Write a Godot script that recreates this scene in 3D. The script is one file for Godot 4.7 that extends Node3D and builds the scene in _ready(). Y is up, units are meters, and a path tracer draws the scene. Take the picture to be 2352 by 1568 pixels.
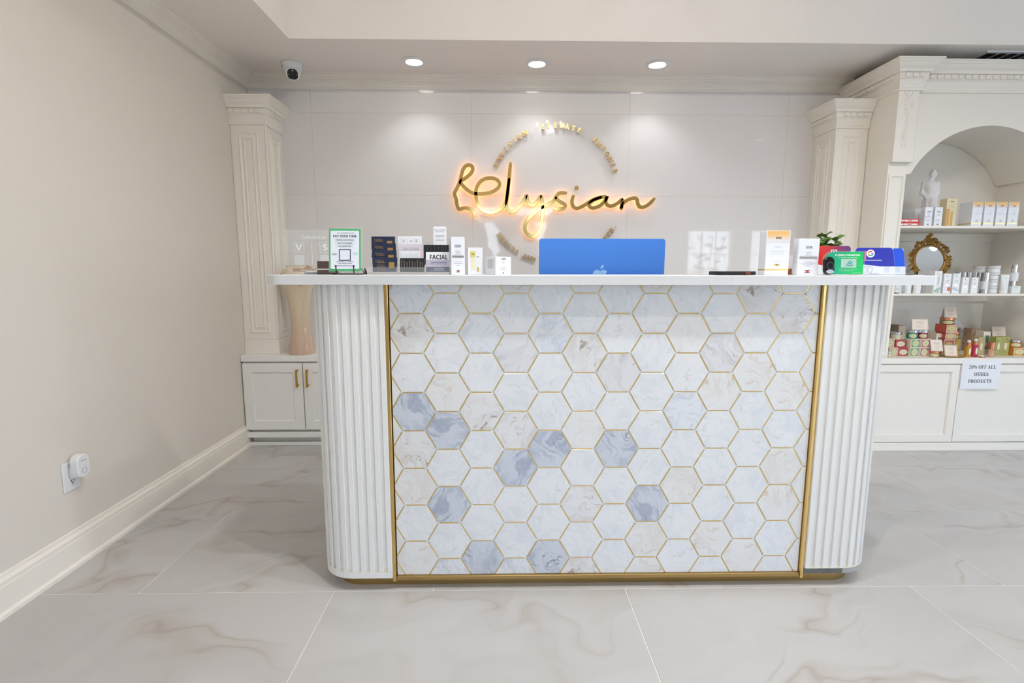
extends Node3D
# A reception room: a fluted desk with a marble hexagon front, a backlit gold sign on a glossy tiled wall, and a built-in display niche.

const LEFT := -1.59      # left wall
const BACK := -3.42      # tiled wall
const FRONT := 2.4       # street wall behind the camera
const RIGHT := 6.6
const CEIL := 2.272
const TOP := 1.073       # desk counter
const SHELF_LOW := 0.572
const SHELF_MID := 0.954
const SHELF_HIGH := 1.343

var used := {}
var shapes := {}
var paints := {}
var fonts := {}
var rng := RandomNumberGenerator.new()


func _ready():
	rng.seed = 20
	set_view()
	make_paints()
	build_room()
	build_street_wall()
	build_desk()
	build_columns()
	build_niche()
	build_sign()
	build_ceiling_things()
	build_wall_things()
	build_counter_things()
	build_high_shelf()
	build_middle_shelf()
	build_low_shelf()
	build_front_room()


func set_view():
	var cam := Camera3D.new()
	cam.name = "camera"
	cam.fov = 66.76
	cam.near = 0.02
	cam.position = Vector3(0, 1.09, 0)
	cam.rotation_degrees = Vector3(-7.89, -1.02, 0.08)
	add_child(cam)
	cam.current = true
	var env := Environment.new()
	var sky := Sky.new()
	var air := ProceduralSkyMaterial.new()
	air.sky_top_color = Color(0.68, 0.82, 1.0)
	air.sky_horizon_color = Color(0.91, 0.955, 1.0)
	air.ground_bottom_color = Color(0.62, 0.6, 0.56)
	air.ground_horizon_color = Color(0.8, 0.79, 0.76)
	air.sun_angle_max = 1.0
	sky.sky_material = air
	env.background_mode = Environment.BG_SKY
	env.sky = sky
	env.background_energy_multiplier = SKY_ENERGY
	env.tonemap_mode = Environment.TONE_MAPPER_LINEAR
	env.tonemap_exposure = EXPOSURE
	env.sdfgi_enabled = true
	env.ssao_enabled = true
	env.ssil_enabled = true
	var w := WorldEnvironment.new()
	w.name = "world_environment"
	w.environment = env
	add_child(w)


const SKY_ENERGY := 16.0
const EXPOSURE := 0.675


# ---------------------------------------------------------------- naming and placing

func number(parent: Node, called: String) -> String:
	var key := str(parent.get_instance_id()) + called
	var n: int = used.get(key, 0)
	used[key] = n + 1
	return called if n == 0 else "%s_%03d" % [called, n]


func put(parent: Node, called: String, mesh: Mesh, paint: Material, at := Vector3.ZERO, turn := Vector3.ZERO) -> MeshInstance3D:
	var o := MeshInstance3D.new()
	o.name = number(parent, called)
	o.mesh = mesh
	o.material_override = paint
	o.position = at
	o.rotation = turn
	o.cast_shadow = GeometryInstance3D.SHADOW_CASTING_SETTING_ON
	parent.add_child(o, true)
	return o


func thing(called: String, label: String, category: String, at := Vector3.ZERO, turn := 0.0, group := "") -> Node3D:
	var o := Node3D.new()
	o.name = number(self, called)
	o.position = at
	o.rotation.y = turn
	add_child(o, true)
	return tag(o, label, category, group)


func tag(o: Node3D, label: String, category: String, group := "") -> Node3D:
	o.set_meta("label", label)
	o.set_meta("category", category)
	if group:
		o.set_meta("group", group)
	return o


func setting(called: String, label: String, category: String) -> Node3D:
	var o := Node3D.new()
	o.name = called
	add_child(o, true)
	o.set_meta("kind", "structure")
	return tag(o, label, category)


# ---------------------------------------------------------------- paints

func paint(called: String, color: Color, rough := 0.5, metal := 0.0, shine := 0.5) -> StandardMaterial3D:
	var m := StandardMaterial3D.new()
	m.resource_name = called
	m.albedo_color = color
	m.roughness = rough
	m.metallic = metal
	m.metallic_specular = shine
	paints[called] = m
	return m


func ink(hex: String, rough := 0.45) -> StandardMaterial3D:
	var key := "ink" + hex + str(rough)
	if not paints.has(key):
		paint(key, Color(hex), rough)
	return paints[key]


func glow(called: String, color: Color, energy: float) -> StandardMaterial3D:
	var m := paint(called, color, 0.4)
	m.emission_enabled = true
	m.emission = color
	m.emission_energy_multiplier = energy
	return m


func clear(called: String, color: Color, rough := 0.02) -> StandardMaterial3D:
	var m := paint(called, color, rough)
	m.transparency = BaseMaterial3D.TRANSPARENCY_ALPHA
	return m


func drawn(size: Vector2i, maker: Callable) -> ImageTexture:
	var im := Image.create(size.x, size.y, false, Image.FORMAT_RGB8)
	for y in size.y:
		for x in size.x:
			im.set_pixel(x, y, maker.call(float(x) / size.x, float(y) / size.y))
	im.generate_mipmaps()
	return ImageTexture.create_from_image(im)


func noise(seed_: int, freq: float, octaves := 4) -> FastNoiseLite:
	var n := FastNoiseLite.new()
	n.seed = seed_
	n.noise_type = FastNoiseLite.TYPE_SIMPLEX_SMOOTH
	n.frequency = freq
	n.fractal_octaves = octaves
	return n


func vein(n: FastNoiseLite, x: float, y: float, wide: float) -> float:
	return 1.0 - smoothstep(0.0, wide, absf(n.get_noise_2d(x, y)))


# Stone: pale base, soft clouds drawn out along one direction, thin broken veins that follow it.
func stone(seed_: int, base: Color, cloud: Color, line: Color, cloudy: float, lined: float, stretch: float, angle: float, size := 384, calm := false) -> ImageTexture:
	var a := noise(seed_, 1.1, 4)
	var b := noise(seed_ + 7, 1.0, 3)
	var c := noise(seed_ + 13, 0.7, 3)
	var d := noise(seed_ + 23, 1.6, 2)
	var f := noise(seed_ + 19, 22.0, 2)
	var ca := cos(angle)
	var sa := sin(angle)
	return drawn(Vector2i(size, size), func(u, v):
		var x: float = u * 4.0
		var y: float = v * 4.0
		if calm:     # few long soft veins
			var r: float = (x * ca + y * sa) / stretch
			var t: float = -x * sa + y * ca + c.get_noise_2d(x * 0.8, y * 0.8) * 0.7 + f.get_noise_2d(x * 0.12, y * 0.12) * 0.05
			var soft: float = vein(b, r, t * 0.8, 0.16)
			var thin: float = vein(b, r, t * 0.8, 0.03)
			var some: float = smoothstep(-0.1, 0.35, a.get_noise_2d(r * 1.6 + 5.0, t * 0.5))
			var tone: Color = base.lerp(cloud, smoothstep(0.3, 1.0, 0.5 + 0.8 * a.get_noise_2d(r, t)) * cloudy)
			return tone.lerp(line, (soft * 0.4 + thin * 0.35) * some * lined)
		var w: float = c.get_noise_2d(x, y) * 0.55
		var fine: float = d.get_noise_2d(x * 3.0, y * 3.0) * 0.05
		var p: float = (x * ca + y * sa) / stretch
		var q: float = -x * sa + y * ca + w + fine
		var k: float = 0.5 + 0.6 * a.get_noise_2d(p, q) + 0.45 * d.get_noise_2d(p * 1.5 + 3.0, q * 3.2)
		var broken: float = smoothstep(0.02, 0.4, d.get_noise_2d(p * 1.7 + 9.0, q * 0.7))
		var l: float = maxf(vein(b, p, q * 1.2, 0.04) * broken, vein(a, p * 1.3 + 31.0, q * 1.6, 0.03) * broken * 0.6)
		var g: float = f.get_noise_2d(x, y) * 0.014
		var out: Color = base.lerp(cloud, smoothstep(0.3, 1.0, k) * cloudy).lerp(line, l * lined)
		return Color(out.r + g, out.g + g, out.b + g))


func stone_paint(called: String, tex: Texture2D, across: float, offset: Vector3, rough: float, shine := 0.5) -> StandardMaterial3D:
	var m := paint(called, Color.WHITE, rough, 0.0, shine)
	m.albedo_texture = tex
	m.uv1_triplanar = true
	m.uv1_scale = Vector3.ONE / across
	m.uv1_offset = offset
	return m


func make_paints():
	paint("wall", Color(0.9, 0.87, 0.825), 0.75, 0.0, 0.3)
	paint("ceiling", Color(0.97, 0.942, 0.912), 0.85, 0.0, 0.2)
	paint("trim", Color(0.968, 0.938, 0.89), 0.42)
	paint("cabinet", Color(0.965, 0.94, 0.895), 0.45)
	paint("cabinet_white", Color(0.965, 0.96, 0.94), 0.4)
	paint("flute", Color(0.95, 0.945, 0.93), 0.45)
	paint("raw_edge", Color(0.9, 0.86, 0.76), 0.7)
	paint("quartz", Color(0.885, 0.885, 0.885), 0.25)
	paint("grout", Color(0.96, 0.955, 0.94), 0.8)
	paint("wall_grout", Color(0.88, 0.85, 0.8), 0.8)
	paint("floor_grout", Color(0.9, 0.885, 0.86), 0.7)
	paint("wall_tile", Color(0.915, 0.897, 0.887), 0.03, 0.0, 0.46)
	paint("gold", Color(0.88, 0.75, 0.48), 0.1, 1.0)
	paint("gold_satin", Color(0.95, 0.82, 0.54), 0.32, 1.0)
	paint("gold_brushed", Color(0.72, 0.61, 0.4), 0.38, 1.0)
	paint("gold_old", Color(0.62, 0.47, 0.24), 0.38, 0.85)
	paint("gold_letter", Color(0.74, 0.62, 0.4), 0.3, 1.0)
	paint("brass", Color(0.8, 0.62, 0.28), 0.3, 1.0)
	paint("copper", Color(0.9, 0.6, 0.45), 0.22, 1.0)
	paint("silver", Color(0.86, 0.86, 0.87), 0.14, 1.0)
	paint("mirror", Color(0.93, 0.94, 0.94), 0.01, 1.0)
	paint("black_gloss", Color(0.02, 0.02, 0.022), 0.12)
	paint("black_matt", Color(0.025, 0.025, 0.027), 0.5)
	paint("black_wire", Color(0.015, 0.015, 0.015), 0.35)
	paint("plastic_white", Color(0.93, 0.93, 0.93), 0.3)
	paint("paper", Color(0.95, 0.95, 0.96), 0.6)
	paint("card_white", Color(0.94, 0.945, 0.96), 0.35)
	paint("plaster", Color(0.94, 0.92, 0.92), 0.6)
	paint("print_white", Color(0.96, 0.96, 0.96), 0.5)
	paint("print_black", Color(0.06, 0.06, 0.07), 0.5)
	paint("print_grey", Color(0.55, 0.56, 0.6), 0.5)
	paint("print_pale", Color(0.76, 0.77, 0.81), 0.5)
	paint("print_gold", Color(0.72, 0.58, 0.3), 0.35, 0.5)
	paint("leaf", Color(0.32, 0.46, 0.16), 0.45)
	paint("leaf_dark", Color(0.14, 0.27, 0.1), 0.5)
	paint("terracotta", Color(0.5, 0.3, 0.2), 0.7)
	clear("acrylic", Color(0.96, 0.98, 0.98, 0.08), 0.03)
	clear("glass", Color(0.95, 0.98, 1.0, 0.05), 0.01)
	clear("tinted_glass", Color(0.16, 0.19, 0.19, 0.55), 0.01)
	glow("lamp", Color(1.0, 0.97, 0.94), 14.0)
	glow("sign_led", Color(1.0, 0.75, 0.45), 5.5)
	clear("crystal", Color(0.98, 0.98, 1.0, 0.12), 0.0)
	var bulb := glow("bulb", Color(1.0, 0.93, 0.84), 60.0)
	bulb.roughness = 0.3
	# vase glaze: cream above, blush streaks below, run down the sides in the firing
	var run := noise(71, 1.0, 3)
	var glaze := paint("vase_glaze", Color.WHITE, 0.12)
	glaze.clearcoat_enabled = true
	glaze.clearcoat = 0.6
	glaze.clearcoat_roughness = 0.05
	glaze.uv1_triplanar = true
	glaze.uv1_scale = Vector3.ONE / 0.6
	glaze.uv1_offset = Vector3(0.5, 0.04, 0.5)
	glaze.albedo_texture = drawn(Vector2i(256, 256), func(u, v):
		var streak_: float = run.get_noise_2d(u * 60.0, v * 3.0)
		var low: float = smoothstep(0.62, 0.1, (1.0 - v) + streak_ * 0.28)
		return Color(0.89, 0.83, 0.71).lerp(Color(0.79, 0.64, 0.56), clampf(low * 0.7 + streak_ * 0.5, 0.0, 1.0)))
	# printed colour fades of cards and cartons
	for f in [["peach_fade", Color(0.96, 0.75, 0.45), Color(0.92, 0.9, 0.91), true], ["red_fade", Color(0.86, 0.16, 0.13), Color(0.4, 0.16, 0.47), false], ["green_fade", Color(0.08, 0.66, 0.5), Color(0.05, 0.76, 0.38), false]]:
		var from: Color = f[1]
		var to: Color = f[2]
		var down: bool = f[3]
		var fm := paint(f[0], Color.WHITE, 0.35)
		fm.albedo_texture = drawn(Vector2i(64, 64), func(u, v): return from.lerp(to, smoothstep(0.15, 0.95, v if down else u)))
		fm.uv1_triplanar = true
		fm.uv1_scale = Vector3.ONE / (0.036 if down else 0.13)
		fm.uv1_offset = Vector3(0.5, 0.5, 0.5)
	var bark_grain := noise(44, 1.0, 3)
	var bark := paint("bark", Color.WHITE, 0.8)
	bark.albedo_texture = drawn(Vector2i(128, 128), func(u, v): return Color(0.72, 0.69, 0.67).lerp(Color(0.36, 0.32, 0.3), smoothstep(0.05, 0.5, bark_grain.get_noise_2d(u * 24.0, v * 3.0))))
	bark.uv1_triplanar = true
	bark.uv1_scale = Vector3.ONE / 0.1
	# marble of the hexagons
	var white := stone(3, Color(0.93, 0.935, 0.94), Color(0.86, 0.875, 0.9), Color(0.74, 0.72, 0.7), 0.55, 0.3, 2.2, 0.9)
	var beige := stone(31, Color(0.925, 0.925, 0.92), Color(0.875, 0.85, 0.82), Color(0.76, 0.64, 0.52), 0.6, 0.5, 2.4, 0.8)
	var brown := stone(57, Color(0.915, 0.915, 0.915), Color(0.83, 0.805, 0.78), Color(0.5, 0.41, 0.35), 0.55, 0.55, 2.2, 0.7)
	var grey := stone(83, Color(0.83, 0.85, 0.885), Color(0.68, 0.715, 0.78), Color(0.42, 0.46, 0.54), 0.95, 0.6, 2.6, 1.0)
	var haze := stone(101, Color(0.91, 0.92, 0.935), Color(0.79, 0.81, 0.855), Color(0.64, 0.67, 0.72), 0.8, 0.35, 2.0, 0.6)
	var streak := stone(127, Color(0.9, 0.9, 0.905), Color(0.78, 0.775, 0.78), Color(0.5, 0.45, 0.42), 0.8, 0.75, 5.5, 1.05)
	var kinds := {"W": white, "T": beige, "B": brown, "G": grey, "g": haze, "S": streak}
	for k in kinds:
		for i in 8:
			stone_paint("hex%s%d" % [k, i], kinds[k], 0.42, Vector3(0.22 + 0.08 * i, 0.25 + 0.17 * (i % 4), 0.4 + 0.11 * i), 0.18)
	# porcelain of the floor, with long tan veins
	for i in 3:
		var t := stone(211 + 17 * i, Color(0.765, 0.752, 0.737), Color(0.725, 0.71, 0.69), Color(0.58, 0.5, 0.42), 0.6, 0.5, 4.5, -0.45 + 0.14 * i, 512, true)
		for j in 2:
			stone_paint("floor%d" % (i * 2 + j), t, 1.5, Vector3(0.5 + 0.03 * j, 0.3 + 0.31 * j, 0.5 - 0.2 * j), 0.22)
	# thin knobbly finish of the low ceiling
	var rough := NoiseTexture2D.new()
	rough.width = 256
	rough.height = 256
	rough.seamless = true
	rough.as_normal_map = true
	rough.bump_strength = 2.0
	var grain := noise(5, 0.09, 3)
	rough.noise = grain
	var m: StandardMaterial3D = paints["ceiling"]
	m.normal_enabled = true
	m.normal_texture = rough
	m.normal_scale = 0.25
	m.uv1_triplanar = true
	m.uv1_world_triplanar = true
	m.uv1_scale = Vector3.ONE * 3.0


# ---------------------------------------------------------------- shapes

func start(smooth := false) -> SurfaceTool:
	var st := SurfaceTool.new()
	st.begin(Mesh.PRIMITIVE_TRIANGLES)
	st.set_smooth_group(0 if smooth else 0xFFFFFFFF)
	return st


func done(st: SurfaceTool) -> ArrayMesh:
	st.generate_normals()
	return st.commit()


func tri(st: SurfaceTool, a: Vector3, b: Vector3, c: Vector3):
	st.add_vertex(a)
	st.add_vertex(c)
	st.add_vertex(b)


func quad(st: SurfaceTool, a: Vector3, b: Vector3, c: Vector3, d: Vector3):
	tri(st, a, b, c)
	tri(st, a, c, d)


func face(st: SurfaceTool, p: Array, out: Vector3):
	if (p[1] - p[0]).cross(p[2] - p[0]).dot(out) < 0.0:
		p = p.duplicate()
		p.reverse()
	for i in range(1, p.size() - 1):
		tri(st, p[0], p[i], p[i + 1])


func add_box(st: SurfaceTool, size: Vector3, at := Vector3.ZERO, b := 0.0, basis := Basis.IDENTITY):
	var h := size / 2
	b = minf(b, minf(h.x, minf(h.y, h.z)) * 0.9)
	var corner := func(axis: int, s: Vector3) -> Vector3:
		var p := Vector3.ZERO
		for i in 3:
			p[i] = s[i] * (h[i] - (0.0 if i == axis else b))
		return at + basis * p
	for ax in 3:
		var u := (ax + 1) % 3
		var v := (ax + 2) % 3
		for s in [-1.0, 1.0]:
			var ring := []
			for q in [[-1, -1], [1, -1], [1, 1], [-1, 1]]:
				var t := Vector3.ZERO
				t[ax] = s
				t[u] = q[0]
				t[v] = q[1]
				ring.append(corner.call(ax, t))
			var n := Vector3.ZERO
			n[ax] = s
			face(st, ring, basis * n)
			if b > 0.0:
				for r in [-1.0, 1.0]:
					var e := []
					for q in [[u, -1.0], [u, 1.0], [v, 1.0], [v, -1.0]]:
						var t := Vector3.ZERO
						t[u] = s
						t[v] = r
						t[ax] = q[1]
						e.append(corner.call(q[0], t))
					var n2 := Vector3.ZERO
					n2[u] = s
					n2[v] = r
					face(st, e, basis * n2)
	if b > 0.0:
		for i in 8:
			var t := Vector3(1 if i & 1 else -1, 1 if i & 2 else -1, 1 if i & 4 else -1)
			face(st, [corner.call(0, t), corner.call(1, t), corner.call(2, t)], basis * t)


func box(w: float, h: float, d: float, b := 0.001) -> ArrayMesh:
	var key := "box%.4f,%.4f,%.4f,%.4f" % [w, h, d, b]
	if not shapes.has(key):
		var st := start()
		add_box(st, Vector3(w, h, d), Vector3.ZERO, b)
		shapes[key] = done(st)
	return shapes[key]


# A slab between two corners, put under parent.
func slab(parent: Node, called: String, m: Material, x0: float, x1: float, y0: float, y1: float, z0: float, z1: float, b := 0.001) -> MeshInstance3D:
	return put(parent, called, box(absf(x1 - x0), absf(y1 - y0), absf(z1 - z0), b), m, Vector3((x0 + x1) / 2, (y0 + y1) / 2, (z0 + z1) / 2))


# An outline in x and y, from z = 0 back to z = -depth, with a small chamfer at the front.
func add_prism(st: SurfaceTool, outline: PackedVector2Array, depth: float, at := Transform3D.IDENTITY, chamfer := 0.0):
	var p := outline.duplicate()
	if Geometry2D.is_polygon_clockwise(p):
		p.reverse()
	var front := p
	if chamfer > 0.0:
		var inner := Geometry2D.offset_polygon(p, -chamfer, Geometry2D.JOIN_MITER)
		if inner.size() == 1 and inner[0].size() == p.size():
			front = inner[0]
			if Geometry2D.is_polygon_clockwise(front):
				front.reverse()
			var best := 0
			for i in front.size():
				if front[i].distance_squared_to(p[0]) < front[best].distance_squared_to(p[0]):
					best = i
			var turned := PackedVector2Array()
			for i in front.size():
				turned.append(front[(best + i) % front.size()])
			front = turned
	var t := Geometry2D.triangulate_polygon(front)
	for i in range(0, t.size(), 3):
		var q := [front[t[i]], front[t[i + 1]], front[t[i + 2]]]
		var n := at.basis * Vector3(0, 0, 1)
		face(st, [at * Vector3(q[0].x, q[0].y, 0), at * Vector3(q[1].x, q[1].y, 0), at * Vector3(q[2].x, q[2].y, 0)], n)
	t = Geometry2D.triangulate_polygon(p)
	for i in range(0, t.size(), 3):
		var q := [p[t[i]], p[t[i + 1]], p[t[i + 2]]]
		face(st, [at * Vector3(q[0].x, q[0].y, -depth), at * Vector3(q[1].x, q[1].y, -depth), at * Vector3(q[2].x, q[2].y, -depth)], at.basis * Vector3(0, 0, -1))
	var c := chamfer if front != p else 0.0
	for i in p.size():
		var j := (i + 1) % p.size()
		if c > 0.0:
			quad(st, at * Vector3(front[i].x, front[i].y, 0), at * Vector3(p[i].x, p[i].y, -c), at * Vector3(p[j].x, p[j].y, -c), at * Vector3(front[j].x, front[j].y, 0))
		quad(st, at * Vector3(p[i].x, p[i].y, -c), at * Vector3(p[i].x, p[i].y, -depth), at * Vector3(p[j].x, p[j].y, -depth), at * Vector3(p[j].x, p[j].y, -c))


func prism(outline: PackedVector2Array, depth: float, chamfer := 0.0) -> ArrayMesh:
	var st := start()
	add_prism(st, outline, depth, Transform3D.IDENTITY, chamfer)
	return done(st)


# An outline in x and z (given as Vector2(x, z)), standing from y0 to y1.
func standing(outline: PackedVector2Array, y0: float, y1: float, chamfer := 0.0) -> ArrayMesh:
	var flat := PackedVector2Array()
	for q in outline:
		flat.append(Vector2(q.x, -q.y))
	var st := start()
	add_prism(st, flat, y1 - y0, Transform3D(Basis(Vector3(1, 0, 0), Vector3(0, 0, -1), Vector3(0, 1, 0)), Vector3(0, y1, 0)), chamfer)
	return done(st)


func rounded(w: float, h: float, r: float, n := 5) -> PackedVector2Array:
	var p := PackedVector2Array()
	for c in [[1, 1, 0.0], [-1, 1, 0.5], [-1, -1, 1.0], [1, -1, 1.5]]:
		for i in n + 1:
			var a: float = PI * (c[2] + 0.5 * i / n)
			p.append(Vector2(c[0] * (w / 2 - r) + r * cos(a), c[1] * (h / 2 - r) + r * sin(a)))
	return p


func oval(rx: float, ry: float, n := 24) -> PackedVector2Array:
	var p := PackedVector2Array()
	for i in n:
		p.append(Vector2(rx * cos(TAU * i / n), ry * sin(TAU * i / n)))
	return p


# A profile of Vector2(radius, height) turned about the y axis.
func add_lathe(st: SurfaceTool, profile: PackedVector2Array, n := 24, at := Transform3D.IDENTITY):
	for i in n:
		var a := TAU * i / n
		var b := TAU * (i + 1) / n
		var da := Vector3(cos(a), 0, sin(a))
		var db := Vector3(cos(b), 0, sin(b))
		for k in profile.size() - 1:
			var p := profile[k]
			var q := profile[k + 1]
			var p0 := at * (da * p.x + Vector3.UP * p.y)
			var p1 := at * (db * p.x + Vector3.UP * p.y)
			var q0 := at * (da * q.x + Vector3.UP * q.y)
			var q1 := at * (db * q.x + Vector3.UP * q.y)
			if p.x > 1e-6:
				tri(st, p0, q0, p1)
			if q.x > 1e-6:
				tri(st, p1, q0, q1)


func lathe(profile: Array, n := 24, smooth := true) -> ArrayMesh:
	var key := "lathe" + str(profile) + str(n)
	if not shapes.has(key):
		var st := start(smooth)
		add_lathe(st, PackedVector2Array(profile), n)
		shapes[key] = done(st)
	return shapes[key]


# Straight-sided round body with crisp, slightly eased edges.
func can(r: float, h: float, n := 24, ease_ := 0.001) -> ArrayMesh:
	var key := "can%.4f,%.4f,%d,%.4f" % [r, h, n, ease_]
	if not shapes.has(key):
		var st := start()
		add_lathe(st, PackedVector2Array([Vector2(0, 0), Vector2(r - ease_, 0), Vector2(r, ease_)]), n)
		add_lathe(st, PackedVector2Array([Vector2(r, h - ease_), Vector2(r - ease_, h), Vector2(0, h)]), n)
		st.set_smooth_group(1)
		add_lathe(st, PackedVector2Array([Vector2(r, ease_), Vector2(r, h - ease_)]), n)
		shapes[key] = done(st)
	return shapes[key]


func add_tube(st: SurfaceTool, path: Array, radius: float, n := 8, thin_ends := false, squash := 1.0):
	var up := Vector3(0.13, 0.97, 0.2).normalized()
	var rings := []
	for i in path.size():
		var d: Vector3 = (path[mini(i + 1, path.size() - 1)] - path[maxi(i - 1, 0)]).normalized()
		var s := d.cross(up).normalized()
		var t := s.cross(d)
		var r := radius
		if thin_ends:
			r *= sqrt(maxf(0.06, sin(PI * (i + 0.35) / (path.size() - 0.3))))
		var ring := []
		for k in n:
			var a := TAU * k / n
			ring.append(path[i] + s * cos(a) * r + t * sin(a) * r * squash)
		rings.append(ring)
	for i in path.size() - 1:
		for k in n:
			quad(st, rings[i][k], rings[i + 1][k], rings[i + 1][(k + 1) % n], rings[i][(k + 1) % n])
	for e in [[0, -1.0], [path.size() - 1, 1.0]]:
		var c: Vector3 = path[e[0]]
		var dir: Vector3 = (path[mini(e[0] + 1, path.size() - 1)] - path[maxi(e[0] - 1, 0)]).normalized() * e[1]
		for k in n:
			face(st, [c, rings[e[0]][k], rings[e[0]][(k + 1) % n]], dir)


func tube(path: Array, radius: float, n := 8, thin_ends := false) -> ArrayMesh:
	var st := start(true)
	add_tube(st, path, radius, n, thin_ends)
	return done(st)


func add_ball(st: SurfaceTool, at: Vector3, r: Vector3, n := 10, m := 6, basis := Basis.IDENTITY):
	var p := PackedVector2Array()
	for i in m + 1:
		var a := PI * i / m - PI / 2
		p.append(Vector2(maxf(0.0, cos(a)) if i > 0 and i < m else 0.0, sin(a)))
	add_lathe(st, p, n, Transform3D(basis * Basis.from_scale(r), at))


func curve(points: Array, steps := 6) -> Array:
	var out := []
	for i in points.size() - 1:
		var a = points[maxi(i - 1, 0)]
		var b = points[i]
		var c = points[i + 1]
		var d = points[mini(i + 2, points.size() - 1)]
		for k in steps:
			var t := float(k) / steps
			out.append(0.5 * ((2.0 * b) + (c - a) * t + (2.0 * a - 5.0 * b + 4.0 * c - d) * t * t + (3.0 * b - a - 3.0 * c + d) * t * t * t))
	out.append(points[-1])
	return out


# A moulding: a closed profile of Vector2(out, up) carried along a level path, outwards to the right of the way it runs.
func moulding(path: Array, profile: PackedVector2Array) -> ArrayMesh:
	var st := start()
	var rings := []
	for i in path.size():
		var into: Vector3 = (path[i] - path[i - 1]).normalized() if i > 0 else Vector3.ZERO
		var away: Vector3 = (path[i + 1] - path[i]).normalized() if i < path.size() - 1 else Vector3.ZERO
		if i == 0:
			into = away
		if i == path.size() - 1:
			away = into
		var n1 := into.cross(Vector3.UP)
		var n2 := away.cross(Vector3.UP)
		var out := (n1 + n2) / (1.0 + n1.dot(n2))
		var ring := []
		for q in profile:
			ring.append(path[i] + out * q.x + Vector3.UP * q.y)
		rings.append(ring)
	var turn := Geometry2D.is_polygon_clockwise(profile)
	for i in path.size() - 1:
		for k in profile.size():
			var j := (k + 1) % profile.size()
			if turn:
				quad(st, rings[i][k], rings[i + 1][k], rings[i + 1][j], rings[i][j])
			else:
				quad(st, rings[i][k], rings[i][j], rings[i + 1][j], rings[i + 1][k])
	var t := Geometry2D.triangulate_polygon(profile)
	for e in [0, path.size() - 1]:
		var dir: Vector3 = path[0] - path[1] if e == 0 else path[-1] - path[-2]
		for i in range(0, t.size(), 3):
			face(st, [rings[e][t[i]], rings[e][t[i + 1]], rings[e][t[i + 2]]], dir)
	return done(st)


# A mitred frame lying in x and y, its profile given as Vector2(in from the edge, proud).
func frame(w: float, h: float, profile: Array) -> ArrayMesh:
	var key := "frame%.4f,%.4f" % [w, h] + str(profile)
	if shapes.has(key):
		return shapes[key]
	var st := start()
	for k in profile.size():
		var p: Vector2 = profile[k]
		var q: Vector2 = profile[(k + 1) % profile.size()]
		var ring := func(o: Vector2) -> Array:
			var a := w / 2 - o.x
			var b := h / 2 - o.x
			return [Vector3(-a, -b, o.y), Vector3(a, -b, o.y), Vector3(a, b, o.y), Vector3(-a, b, o.y)]
		var r0: Array = ring.call(p)
		var r1: Array = ring.call(q)
		for i in 4:
			var j := (i + 1) % 4
			quad(st, r0[i], r0[j], r1[j], r1[i])
	shapes[key] = done(st)
	return shapes[key]


const BEAD := [Vector2(0, 0), Vector2(0.002, 0.004), Vector2(0.006, 0.006), Vector2(0.010, 0.004), Vector2(0.014, 0.0)]


func rails(wide: float, deep: float) -> Array:
	return [Vector2(0, 0), Vector2(0, deep - 0.001), Vector2(0.001, deep), Vector2(wide - 0.003, deep), Vector2(wide, deep - 0.005), Vector2(wide, 0)]


# ---------------------------------------------------------------- lettering

func font(kind: String) -> Font:
	if not fonts.has(kind):
		var f := SystemFont.new()
		f.font_names = PackedStringArray(["Droid Serif" if kind.begins_with("serif") else "Droid Sans"])
		f.font_weight = 700 if kind.ends_with("bold") else 400
		fonts[kind] = f
	return fonts[kind]


# Lines of [text, x, y, capital height, font, squeeze], joined into one print lying in x and y.
func words(parent: Node, called: String, lines: Array, m: Material, at: Vector3, turn := Vector3.ZERO, deep := 0.0003) -> MeshInstance3D:
	var st := SurfaceTool.new()
	st.begin(Mesh.PRIMITIVE_TRIANGLES)
	for l in lines:
		var h: float = l[3]
		var wide: float = l[5] if l.size() > 5 else 1.0
		if l[0] == "-":      # a line too small to read
			var bar := BoxMesh.new()
			bar.size = Vector3(wide, h, deep)
			st.append_from(bar, 0, Transform3D(Basis.IDENTITY, Vector3(l[1], l[2], 0)))
			continue
		var tm := TextMesh.new()
		tm.text = l[0]
		tm.font = font(l[4] if l.size() > 4 else "sans")
		tm.font_size = 64
		tm.pixel_size = 0.01
		tm.depth = 0.1
		var k := h / (0.64 * 0.714)
		tm.curve_step = 4.0 if h < 0.012 else 1.5
		st.append_from(tm, 0, Transform3D(Basis.from_scale(Vector3(wide * k, k, deep * 10.0)), Vector3(l[1], l[2], 0)))
	return put(parent, called, st.commit(), m, at, turn)


# ---------------------------------------------------------------- the room

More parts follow.
